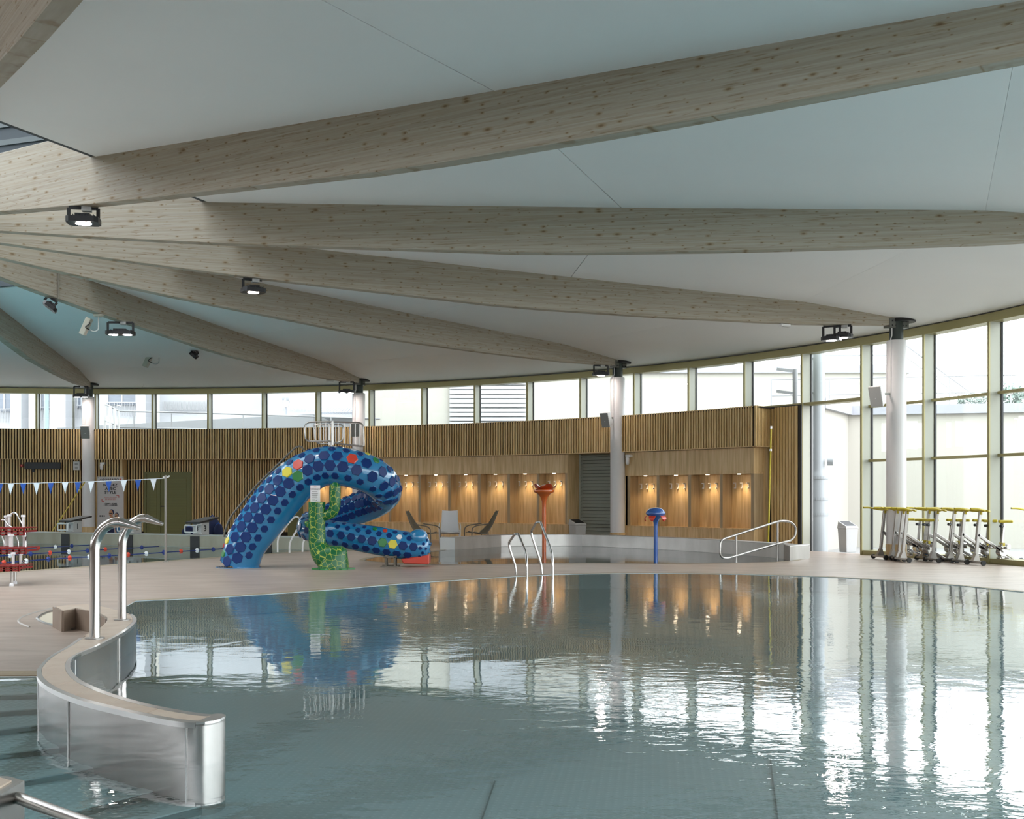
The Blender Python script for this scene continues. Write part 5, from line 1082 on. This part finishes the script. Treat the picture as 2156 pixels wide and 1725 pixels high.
# red and white access-step frame
fp = G(28, 1228); ac = thing('pool_access_steps', 'removable pool steps with red slotted treads on a white frame, on the deck edge', 'steps', (fp.x, fp.y, 0)); Yt = fp.y
def A1(x, y, dY=0.0): return D(x / 10.78, 1060 + y / 10.78, Yt + dY)
def tray(x0, x1, y, dY, dep, hgt):
    a, b = A1(x0, y, dY), A1(x1, y, dY); z = a.z; W_ = b.x - a.x; m = MB(); nx = max(4, int(W_ / 0.095)); hz_ = hgt / 2
    for zz in (z + hz_ - 0.012, z, z - hz_ + 0.012): m.box(((a.x + b.x) / 2, a.y, zz), (W_, 0.02, 0.024))
    for k in range(nx + 1): m.box((a.x + W_ * k / nx, a.y, z), (0.03, 0.02, hgt))
    for k in range(5): m.box(((a.x + b.x) / 2, a.y + dep * k / 4, z + hz_ - 0.006), (W_, dep / 10, 0.016))
    for k in range(nx + 1): m.box((a.x + W_ * k / nx, a.y + dep / 2, z + hz_ - 0.006), (0.03, dep, 0.014))
    m.box((b.x, a.y + dep / 2, z), (0.02, dep, 0.03))
    obj('tread', m, M['redtray'], ac, world=True)
tray(-400, 545, 640, -0.05, 0.5, 0.125); tray(-400, 580, 1080, -0.35, 0.5, 0.10); tray(-400, 430, 1480, -0.7, 0.5, 0.09)
def wp(name, x, y0, y1, dY, r, mt='white', capd=True):
    a, b = A1(x, y0, dY), A1(x, y1, dY); obj(name, MB().cyl(a, b, r, 12), M[mt], ac, smooth=60, world=True)
    if capd: obj('post_cap', MB().lathe([(r * 1.0, -0.02), (r * 1.7, -0.015), (r * 1.7, 0.015), (r * 0.9, 0.02)], 14, a), M['swhite'], ac, world=True)
wp('post', 140, 300, 960, 0.3, 0.022); wp('post', 212, 280, 1000, 0.28, 0.022); wp('post', 530, 290, 560, 0.1, 0.022); wp('post', 255, 720, 1000, -0.05, 0.032); wp('post', 545, 740, 1000, 0.05, 0.022); wp('post', 300, 1140, 1400, -0.4, 0.022); wp('post', 468, 1150, 1420, -0.3, 0.022)
for x, dY in ((265, -0.65), (340, -0.2)):
    a = A1(x, 1560, dY); obj('leg', MB().cyl((a.x, a.y, 0.0), a, 0.022, 10), M['satin'], ac, smooth=60, world=True); obj('foot', MB().lathe([(0.035, 0), (0.035, 0.03), (0.025, 0.05)], 12, (a.x, a.y, 0)), M['swhite'], ac, world=True)
for q in ([(240, 260, .3), (320, 205, .3), (370, 230, .25), (500, 460, .2), (595, 640, .1), (598, 900, .0), (590, 1150, -.1)], [(40, 380, .3), (110, 370, .3), (180, 490, .2), (290, 560, .1)], [(40, 720, 0), (85, 850, 0), (85, 980, 0)], [(370, 730, 0), (412, 850, 0), (412, 1000, 0)], [(560, 1300, -.2), (500, 1390, -.4), (420, 1540, -.5)]):
    obj('grab_rail', MB().tube(fillet([A1(x, y, d) for x, y, d in q], 0.1), 0.014, 8), M['chrome'], ac, smooth=60, world=True)
# ================================================================ CHAIRS AND BINS
def lounge(name, label, p, rz, mtf, mtm, taper=1.0):
    t = thing(name, label, 'chair', p, rz, 'mesh lounge chairs by the alcoves')   # local -y is the front
    prof = [(0.0, -0.33, 0.37), (0.0, -0.05, 0.31), (0.0, 0.10, 0.36), (0.0, 0.31, 0.60), (0.0, 0.52, 0.98)]
    pr = spline(prof, 5); m = MB(); vv = []
    for i, (_, y, z) in enumerate(pr):
        f = i / (len(pr) - 1); w = 0.26 - 0.19 * max(0, f - 0.55) / 0.45 * taper
        for x in (-w, -w / 2, 0, w / 2, w): vv.append((x, y + 0.02 - 0.03 * abs(x) / w * (f > .4), z - 0.015 * (1 - abs(x) / w)))
    vv2 = [(x, y + 0.008, z - 0.01) for x, y, z in vv]; K = len(vv); n = len(pr)
    fs = [(i * 5 + j, i * 5 + j + 1, i * 5 + j + 6, i * 5 + j + 5) for i in range(n - 1) for j in range(4)]
    m.add(vv + vv2, fs + [tuple(K + q for q in f[::-1]) for f in fs]); obj('sling_seat', m, M[mtm], t, smooth=70)
    for s in (-1, 1):
        e = [(s * (0.265 - 0.19 * max(0, i / (n - 1) - 0.55) / 0.45 * taper), y + 0.02 - 0.03 * (i / (n - 1) > .4), z) for i, (_, y, z) in enumerate(pr)]; obj('side_frame', MB().tube(e, 0.014, 8), M[mtf], t, smooth=60)
        q = fillet([Vector((s * 0.30, 0.13, 0.60)), Vector((s * 0.31, -0.28, 0.55)), Vector((s * 0.31, -0.40, 0.48)), Vector((s * 0.29, -0.42, 0.0))], 0.06); obj('arm_leg', MB().tube(q, 0.017, 8), M[mtf], t, smooth=60)
        obj('rear_leg', MB().cyl((s * 0.28, 0.10, 0.40), (s * 0.28, 0.16, 0.0), 0.016, 8), M[mtf], t)
    obj('cross_bar', MB().cyl((-0.29, -0.36, 0.34), (0.29, -0.36, 0.34), 0.015, 8), M[mtf], t); obj('cross_bar', MB().cyl((-0.28, 0.12, 0.3), (0.28, 0.12, 0.3), 0.015, 8), M[mtf], t)
    return t
c1 = D(890, 1147, 33.7); lounge('lounge_chair', 'brown mesh lounge chair turned sideways, just behind the snake head', (c1.x, c1.y, 0), PI / 2 - 0.4, 'frame', 'mesh')
c2 = D(1013, 1147, 34.2); lounge('lounge_chair', 'brown mesh lounge chair turned sideways, beside the white one opposite the snake head', (c2.x, c2.y, 0), -PI / 2 + 0.4, 'frame', 'mesh')
c3 = D(947, 1147, 34.4); lounge('lounge_chair', 'white mesh lounge chair seen head-on between two brown ones', (c3.x, c3.y, 0), 0.05, 'white', 'whitecloth', 0.25)
def bin_(label, p, rz, w, h):
    t = thing('swing_top_bin', label, 'bin', p, rz, 'grey swing-top bins'); m = MB(); b = w * 0.82
    m.add([(-b / 2, -b / 2, 0), (b / 2, -b / 2, 0), (b / 2, b / 2, 0), (-b / 2, b / 2, 0), (-w / 2, -w / 2, h * .76), (w / 2, -w / 2, h * .76), (w / 2, w / 2, h * .76), (-w / 2, w / 2, h * .76)], [(3, 2, 1, 0), (0, 1, 5, 4), (1, 2, 6, 5), (2, 3, 7, 6), (3, 0, 4, 7), (4, 5, 6, 7)])
    obj('body', m, M['ltgrey'], t, bev=0.01)
    v = w / 2 + 0.01; m = MB(); m.add([(-v, -v, h * .76), (v, -v, h * .76), (v, v, h * .76), (-v, v, h * .76), (-v + .02, -v + .02, h * .84), (v - .02, -v + .02, h * .84), (v - .02, v - .02, h), (-v + .02, v - .02, h)], [(3, 2, 1, 0), (0, 1, 5, 4), (1, 2, 6, 5), (2, 3, 7, 6), (3, 0, 4, 7), (4, 5, 6, 7)])
    ld = obj('lid', m, M['ltgrey'], t, bev=0.008)
    a = Vector((0, -v + .05, h * .845)); m = MB(); m.add([(-v + .05, -v + .04, h * .856), (v - .05, -v + .04, h * .856), (v - .05, v - .04, h * .994), (-v + .05, v - .04, h * .994), (-v + .05, -v + .04, h * .84), (v - .05, -v + .04, h * .84), (v - .05, v - .04, h * .97), (-v + .05, v - .04, h * .97)], [(0, 1, 2, 3), (7, 6, 5, 4), (0, 4, 5, 1), (1, 5, 6, 2), (2, 6, 7, 3), (3, 7, 4, 0)]); obj('swing_flap', m, M['black'], ld)
p = D(1216, 1130, 34.6); bin_('grey swing-top bin in front of the grey louvre door', (p.x, p.y, 0), 0.5, 0.38, 0.72)
p = D(1785, 1161, 29.3); bin_('grey swing-top bin standing outside against the tall glass', (p.x, p.y, 0.0), 0.35, 0.36, 0.78)
# ================================================================ AQUABIKES
def aquabike():
    t = thing('aquabike', 'x', 'bike', (0, 0, 0), 0, 'aquabikes by the tall windows')
    def part(n, m, k, on=None, **kw): return obj(n, m, M[k], on or t, **kw)
    fb = part('front_base', MB().box((0, 0, 0.07), (0.07, 0.52, 0.04)), 'satin', bev=0.006)
    for s in (-1, 1): part('wheel', MB().cyl((0.0, s * 0.27, 0.055), (0.0, s * 0.31, 0.055), 0.052, 16), 'black', fb, smooth=40)
    rb = part('rear_base', MB().box((1.02, 0, 0.03), (0.05, 0.50, 0.04)), 'satin', bev=0.006)
    for s in (-1, 1): part('rubber_foot', MB().box((1.02, s * 0.24, 0.022), (0.06, 0.05, 0.044)), 'black', rb)
    g = part('gusset', MB().prism([(-0.07, 0.09), (0.09, 0.09), (0.045, 0.24), (0.0, 0.24)], -0.05, 0.05), 'satin'); g.rotation_euler = (PI / 2, 0, 0)
    part('front_post', MB().bar((0.015, 0, 0.10), (0.12, 0, 1.09), 0.065, 0.05, up=(0, 1, 0)), 'satin', bev=0.008)
    part('diagonal_frame', MB().bar((0.055, 0, 0.62), (0.66, 0, 0.24), 0.06, 0.05, up=(0, 1, 0)), 'satin', bev=0.008)
    part('rear_frame', MB().bar((0.45, 0, 0.36), (1.02, 0, 0.05), 0.05, 0.05, up=(0, 1, 0)), 'satin', bev=0.006)
    part('seat_frame', MB().bar((0.60, 0, 0.32), (0.78, 0, 0.32), 0.05, 0.05, up=(0, 1, 0)), 'satin'); sp_ = part('seat_post', MB().bar((0.60, 0, 0.28), (0.66, 0, 0.86), 0.05, 0.045, up=(0, 1, 0)), 'satin', bev=0.006)
    part('adjuster_knob', MB().cyl((0.63, 0, 0.79), (0.56, -0.03, 0.79), 0.03, 12), 'black', sp_)
    m = MB(); pl = [(-0.13, 0.0), (-0.12, 0.03), (0.0, 0.045), (0.12, 0.115), (0.155, 0.08), (0.155, -0.08), (0.12, -0.115), (0.0, -0.045), (-0.12, -0.03)]
    m.prism(pl, 0.86, 0.915); part('saddle', m, 'ykbar', bev=0.016, bseg=2, smooth=40).location = (0.66, 0, 0)
    for s in (-1, 1):
        q = fillet([Vector((0.13, 0, 1.10)), Vector((0.10, s * 0.10, 1.10)), Vector((0.08, s * 0.24, 1.11)), Vector((-0.12, s * 0.26, 1.15)), Vector((-0.26, s * 0.25, 1.15))], 0.06); hb = part('handlebar', MB().tube(q, 0.021, 10), 'ykbar', smooth=60)
        q = fillet([Vector((0.12, s * 0.03, 1.105)), Vector((0.22, s * 0.05, 1.11)), Vector((0.26, s * 0.12, 1.09)), Vector((0.16, s * 0.20, 1.10))], 0.05); part('hand_grip', MB().tube(q, 0.02, 10), 'ykbar', hb, smooth=60)
    part('stem_clamp', MB().box((0.122, 0, 1.06), (0.05, 0.08, 0.07)), 'ykbar', bev=0.008)
    part('crank_housing', MB().cyl((0.60, -0.07, 0.26), (0.60, 0.07, 0.26), 0.085, 20), 'chrome', smooth=40)
    for s in (-1, 1):
        a = Vector((0.60, s * 0.10, 0.26)); b = a + Vector((0.10 * s, 0, -0.13 * s)); ca = part('crank_arm', MB().bar(a, b, 0.03, 0.02, up=(0, 1, 0)), 'chrome')
        part('pedal', MB().box(b + Vector((0, s * 0.07, 0)), (0.13, 0.12, 0.03)).box(b + Vector((0.03, s * 0.07, 0.035)), (0.16, 0.11, 0.01)), 'chrome', ca, bev=0.006)
        part('pedal_strap', MB().box(b + Vector((0.0, s * 0.07, 0.06)), (0.05, 0.13, 0.014)).box(b + Vector((0.0, s * 0.13, 0.03)), (0.05, 0.014, 0.06)), 'ykbar' if s < 0 else 'bluefl', ca)
        part('paddle', MB().box(b + Vector((0.12, s * 0.07, -0.02)), (0.11, 0.10, 0.10)), 'chrome', ca, bev=0.015)
    return t
BK = [(300, 812, 25.9, 'first aquabike of the row, its base beside the column foot'), (468, 835, 25.55, 'second aquabike of the row, counted from the bin'), (548, 850, 25.2, 'third aquabike of the row, counted from the bin'), (604, 858, 24.85, 'fourth aquabike of the row, counted from the bin'), (898, 852, 25.3, 'fifth aquabike of the row, counted from the bin'), (1010, 868, 24.75, 'sixth aquabike of the row, counted from the bin'), (1245, 870, 24.75, 'seventh aquabike of the row, counted from the bin'), (1380, 890, 24.2, 'eighth aquabike of the row, standing in front of the others'), (1590, 905, 23.75, 'ninth aquabike of the row, with its saddle standing clear'), (2330, 905, 24.3, 'last aquabike of the row, only a handlebar tip showing')]
b0 = None
for k, (x, y, Y, lb) in enumerate(BK):
    p = D(1820 + x / 6.417 - 13, 1100, Y); loc = (p.x - 0.02, p.y, 0); rz = 0.16 + random.uniform(-0.05, 0.05)
    if b0 is None: b0 = aquabike(); b0.location = loc; b0.rotation_euler = (0, 0, rz); b0['label'] = lb
    else: dup(b0, loc, rz, lb)
# ================================================================ OUTSIDE
def bld(name, label, loc=(0, 0, 0), cat='building', group=None): return thing(name, label, cat, loc, 0, group)
# sunken terrace wall beyond the tall glass
c = G(1776, 1148); t = bld('courtyard_wall', 'low cream courtyard wall with zinc coping beyond the tall glass', (c.x, c.y, -0.05), 'wall')
def wseg(a, b, z0, z1, mt='cream', th=0.3, name='wall_face'): obj(name, MB().bar((a[0], a[1], (z0 + z1) / 2), (b[0], b[1], (z0 + z1) / 2), th, z1 - z0), M[mt], t, world=True)
A = (9.55, 33.6); B = (7.95, 30.7); C_ = (20.0, 31.0)
wseg(A, C_, -0.05, 3.72); wseg(A, B, -0.05, 3.72); wseg((A[0] + .02, A[1] - .05), (C_[0], C_[1] - .05), 3.72, 3.98, 'zinc', 0.5, 'coping'); wseg((A[0] + .05, A[1]), (B[0] + .05, B[1]), 3.72, 3.98, 'zinc', 0.5, 'coping')
t = bld('terrace_railing', 'thin pale railing on top of the courtyard wall', (A[0], A[1], 3.98), 'railing')
for z in (4.5, 5.0): obj('rail', MB().cyl((8.0, 36.0, z), (22, 33.2, z), 0.02, 8), M['rail'], t, world=True)
for k in range(9): x = 8.0 + k * 1.7; obj('post', MB().cyl((x, 36.0 - (x - 8) * 0.2, 3.7), (x, 36.0 - (x - 8) * 0.2, 5.0), 0.02, 8), M['rail'], t, world=True)
t = bld('terrace_slab', 'pale upper terrace behind the courtyard wall', (14, 40, 3.7), 'terrace'); obj('slab', MB().box((15, 40.5, 3.55), (14, 13, 0.3)), M['pave'], t, world=True)
t = bld('cream_building', 'plain cream building with zinc parapet rising behind the clerestory', (6, 44, 0)); obj('facade', MB().box((4.6, 49, 3.0), (20.6, 10, 6.2)), M['cream'], t, world=True); obj('parapet', MB().box((4.6, 49, 6.2), (20.9, 10.3, 0.3)), M['zinc'], t, world=True)
for z in (6.75, 7.2): obj('roof_rail', MB().cyl((-5.6, 44.2, z), (14.8, 44.2, z), 0.025, 8), M['rail'], t, world=True)
for k in range(8): obj('rail_post', MB().cyl((-5.0 + k * 2.8, 44.2, 6.3), (-5.0 + k * 2.8, 44.2, 7.2), 0.025, 8), M['rail'], t, world=True)
for z0, z1 in ((7.2, 4.6),): obj('stair_rail', MB().cyl((14.8, 44.2, 7.2), (18.2, 45.5, 5.2), 0.03, 8).cyl((14.8, 44.2, 6.75), (18.2, 45.5, 4.75), 0.02, 8), M['rail'], t, world=True)
obj('chimney', MB().box((11.8, 46, 6.9), (0.4, 0.4, 1.3)), M['zinc'], t, world=True)
m = MB(); xl0, xl1 = D(946, 850, 43.6).x, D(1107, 850, 43.6).x
lw = thing('louvre_cladding', 'white horizontal louvre cladding seen through the clerestory', 'cladding', ((xl0 + xl1) / 2, 43.8, 0))
for k in range(24): z = 2.6 + k * 0.17; obj('cladding_board', MB().box(((xl0 + xl1) / 2, 43.85, z), (xl1 - xl0, 0.05, 0.125)), M['bwhite'], lw, world=True)
obj('cladding_back', MB().box(((xl0 + xl1) / 2, 43.93, 4.5), (xl1 - xl0, 0.03, 4.2)), M['pave'], lw, world=True)
# downpipe, brackets, meter boxes just outside the tall glass
p = D(1723.5, 1100, 30.5); t = bld('downpipe', 'tall grey standpipe outside the first tall window', (p.x, p.y, -0.05), 'pipe')
obj('pipe', MB().lathe([(0.24, -0.05), (0.24, 1.9), (0.2, 2.0), (0.155, 2.1), (0.155, 7)], 24, (p.x, p.y, 0)), M['pipe'], t, smooth=40, world=True)
for z in (0.9, 1.3, 1.85): obj('collar', MB().lathe([(0.255, z), (0.255, z + 0.07)], 24, (p.x, p.y, 0)), M['pipe'], t, world=True)
obj('valve', MB().cyl((p.x + 0.2, p.y - 0.1, 2.3), (p.x + 0.34, p.y - 0.15, 2.3), 0.1, 12), M['pipe'], t, world=True)
for z in (1.05, 2.6, 4.1, 5.0): obj('bracket', MB().bar((p.x - 0.45, p.y, z), (p.x, p.y, z), 0.04), M['pipe'], t, world=True)
for lb, px, y0, y1 in (('outside post with two arms, seen through the clerestory', 1674, 778, 840), ('outside post with two arms beside the standpipe', 1735, 800, 855)):
    p = D(px, y0, 31.5); q = D(px, y1, 31.5); t = bld('bracket_post', lb, (p.x, p.y, q.z - 2.4), 'post', 'outside bracket posts'); obj('post', MB().cyl((p.x, p.y, q.z - 2.4), p, 0.07, 10), M['rail'], t, world=True)
    for z in (p.z - 0.05, p.z - 0.65): obj('arm', MB().bar((p.x, p.y, z), (p.x - 0.5, p.y, z + 0.06), 0.07), M['rail'], t, world=True)
p = D(1743, 1018, 32.4); t = bld('meter_box', 'small white wall box behind the standpipe', p, 'box'); obj('case', MB().box((p.x, p.y, p.z), (0.1, 0.06, 0.34)), M['bwhite'], t, world=True); obj('door', MB().box((p.x, p.y - 0.04, p.z), (0.08, 0.01, 0.26)), M['rail'], t, world=True)
# trees
def tree(label, p, r, seed):
    random.seed(seed); t = bld('tree', label, p, 'tree', 'hazy trees beyond the terrace'); obj('trunk', MB().cyl(p, p + Vector((0, 0, r * 1.2)), r * 0.09, 8), M['trunk'], t, world=True); m = MB()
    for k in range(900):
        d = Vector((random.gauss(0, 1), random.gauss(0, 1), random.gauss(0, .7))); d = d.normalized() * r * random.uniform(0.5, 1.0); c = p + Vector((0, 0, r * 1.7)) + Vector((d.x * 1.2, d.y, d.z * 0.8)); n1 = Vector((random.gauss(0, 1), random.gauss(0, 1), random.gauss(0, 1))).normalized(); n2 = n1.orthogonal().normalized(); s = r * 0.085
        m.add([c + n1 * s, c + n2 * s, c - n1 * s, c - n2 * s], [(0, 1, 2, 3)])
    obj('foliage', m, M['leaf'], t, world=True, kind='stuff')
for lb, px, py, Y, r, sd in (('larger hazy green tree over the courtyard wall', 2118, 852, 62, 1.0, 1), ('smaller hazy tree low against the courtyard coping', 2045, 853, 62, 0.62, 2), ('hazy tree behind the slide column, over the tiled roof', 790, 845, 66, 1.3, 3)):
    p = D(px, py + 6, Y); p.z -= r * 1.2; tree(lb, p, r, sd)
# white apartment buildings far beyond the clerestory
t = bld('apartment_building', 'white apartment building with balcony railings seen in the clerestory', (-30, 66, 0))
Yb_ = 66.0
def fx_(px, py, dY=0.0): return D(px, py, Yb_ + dY)
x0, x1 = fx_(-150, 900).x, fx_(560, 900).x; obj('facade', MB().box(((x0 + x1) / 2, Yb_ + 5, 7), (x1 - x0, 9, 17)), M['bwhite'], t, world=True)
for a, b, y0, y1 in ((-20, 36, 826, 866), (80, 118, 826, 862), (158, 178, 826, 858), (222, 297, 826, 852)):
    p, q = fx_(a, y1), fx_(b, y0); w = q.x - p.x
    obj('window', MB().box(((p.x + q.x) / 2, Yb_ + 0.45, (p.z + q.z) / 2), (w, 0.06, q.z - p.z)), M['bwin'], t, world=True)
    for f in (0.0, 0.4, 0.8): obj('window_frame', MB().box((p.x + w * f, Yb_ + 0.40, (p.z + q.z) / 2), (0.07, 0.06, q.z - p.z)), M['bwhite'], t, world=True)
    m = MB(); zr = p.z; nb_ = int(w / 0.14)
    for k in range(nb_ + 1): m.box((p.x + w * k / nb_, Yb_ + 0.25, zr - 0.25), (0.03, 0.03, 0.75))
    obj('balusters', m, M['rail'], t, world=True, kind='stuff'); obj('balcony_rail', MB().box(((p.x + q.x) / 2, Yb_ + 0.25, zr + 0.14), (w, 0.06, 0.05)), M['bwhite'], t, world=True)
for a, b in ((341, 432),):
    p, q = fx_(a, 863), fx_(b, 845); m = MB(); nb_ = 34
    for k in range(nb_ + 1): m.box((lerp(p.x, q.x, k / nb_), Yb_ + 0.2, (p.z + q.z) / 2), (0.04, 0.03, q.z - p.z))
    obj('balusters', m, M['rail'], t, world=True, kind='stuff')
for a, b in ((38, 60), (119, 152), (298, 318)):
    p = fx_(a, 898); q = fx_(b, 898); obj('pier', MB().box(((p.x + q.x) / 2, Yb_ - 0.4, 8), (q.x - p.x, 1.2, 15)), M['bwhite'], t, world=True)
t = bld('hotel_building', 'white building with faint letters seen between two clerestory fins', (-8, 58, 0)); p, q = D(556, 900, 58), D(780, 900, 58)
obj('facade', MB().box(((p.x + q.x) / 2, 62, 7), (q.x - p.x, 7.9, 16)), M['bwhite'], t, world=True)
p = D(632, 863, 57.9); o = text('sign_letters', "LES SABLES D'OR", 0.26, M['zinc'], t, p - t.location)
# tiled low roof, lamp post, ramp, posts
p, q = D(662, 868, 50), D(800, 868, 50); t = bld('tiled_roof', 'small grey tiled roof below the white building', ((p.x + q.x) / 2, 50.5, 0), 'roof')
for r in range(5):
    nb_ = 22; m = MB()
    for k in range(nb_): x = lerp(p.x, q.x, (k + 0.5) / nb_); m.tube([(x, 50 + r * 0.3, p.z - 0.05 + r * 0.07), (x, 50.34 + r * 0.3, p.z + 0.02 + r * 0.07)], 0.065, 8)
    obj('roof_tile_row', m, M['zinc'], t, world=True, kind='stuff')
obj('eaves', MB().box(((p.x + q.x) / 2, 50.0, p.z - 0.16), (q.x - p.x, 0.1, 0.1)), M['bwhite'], t, world=True); obj('wall_below', MB().box(((p.x + q.x) / 2, 51.2, p.z / 2 - 0.2), (q.x - p.x - 0.2, 1.6, p.z)), M['bwhite'], t, world=True)
p = D(602, 900, 47); t = bld('street_lamp', 'grey street lamp with a tapered lantern before the white building', (p.x, p.y, 0), 'lamp'); zt2 = D(602, 858, 47).z; zt3 = D(602, 843, 47).z
obj('pole', MB().cyl((p.x, p.y, 0), (p.x, p.y, zt2), 0.05, 10), M['zinc'], t, world=True); obj('lantern', MB().lathe([(0.09, zt2), (0.15, zt3 - 0.02), (0.17, zt3), (0.15, zt3 + 0.07)], 4, (p.x, p.y, 0)), M['swhite'], t, world=True)
for k in range(4): a = PI / 2 * k; obj('lantern_bar', MB().cyl((p.x + .09 * math.cos(a), p.y + .09 * math.sin(a), zt2), (p.x + .16 * math.cos(a), p.y + .16 * math.sin(a), zt3), 0.01, 6), M['zinc'], t, world=True)
obj('lantern_cap', MB().box((p.x, p.y, zt3 + 0.05), (0.28, 0.28, 0.1)), M['zinc'], t, world=True)
t = bld('access_ramp', 'grey rising ramp outside the clerestory', (-15, 46, 0), 'ramp')
a, b, c_ = D(300, 896, 46), D(660, 872, 46), D(660, 905, 46); obj('ramp_side', MB().add([(D(120, 902, 46).x, 46, 2), (c_.x, 46, 2), (c_.x, 46, b.z), (D(120, 902, 46).x, 46, D(120, 901, 46).z), (D(120, 902, 46).x, 52, 2), (c_.x, 52, 2), (c_.x, 52, b.z), (D(120, 902, 46).x, 52, D(120, 901, 46).z)], [(0, 1, 2, 3), (7, 6, 5, 4), (3, 2, 6, 7), (0, 4, 5, 1), (1, 5, 6, 2), (3, 7, 4, 0)]), M['asphalt'], t, world=True)
t = bld('ramp_railing', 'pale tube railing along the ramp outside the clerestory', (-15, 43.6, 0), 'railing'); q = [D(221, 852, 43.2), D(232, 856, 43.0), D(250, 866, 43.2), D(430, 870, 43.6), D(800, 882, 44.0)]
obj('rail', MB().tube(q, 0.03, 8), M['rail'], t, world=True); obj('rail', MB().tube([v - Vector((0, 0, 0.6)) for v in q], 0.025, 8), M['rail'], t, world=True)
for v in [q[0], q[1], q[2], D(241, 861, 43.1)]: obj('post', MB().cyl(v - Vector((0, 0, 1.5)), v, 0.045, 8), M['white'], t, world=True)
for px in (282, 361, 512, 697, 790): v = D(px, 866 + (px - 250) * 0.03, 43.6); obj('post', MB().cyl(v - Vector((0, 0, 1.4)), v, 0.022, 8), M['rail'], t, world=True)
for lb, px0, px1, mt, Y in (('round cream porch column outside, beside the mint post', 61, 74.5, 'cream', 52), ('round cream porch column outside, before the balcony railing', 324, 336, 'cream', 52), ('round cream porch column outside, near the street lamp', 566, 578, 'cream', 52), ('pale mint post outside between two cream columns', 93, 102.5, 'mint', 54), ('thin grey pole outside beside the poster column', 152, 157.5, 'plate', 43)):
    p, q = D(px0, 900, Y), D(px1, 900, Y); t = bld('porch_column', lb, ((p.x + q.x) / 2, Y, 0), 'column', 'columns outside'); obj('shaft', MB().lathe([((q.x - p.x) / 2, 0), ((q.x - p.x) / 2, 11)], 20, ((p.x + q.x) / 2, Y, 0)), M[mt], t, smooth=40, world=True)
    obj('base', MB().lathe([((q.x - p.x) / 2 * 1.25, 0), ((q.x - p.x) / 2 * 1.25, 0.3)], 20, ((p.x + q.x) / 2, Y, 0)), M[mt], t, world=True)
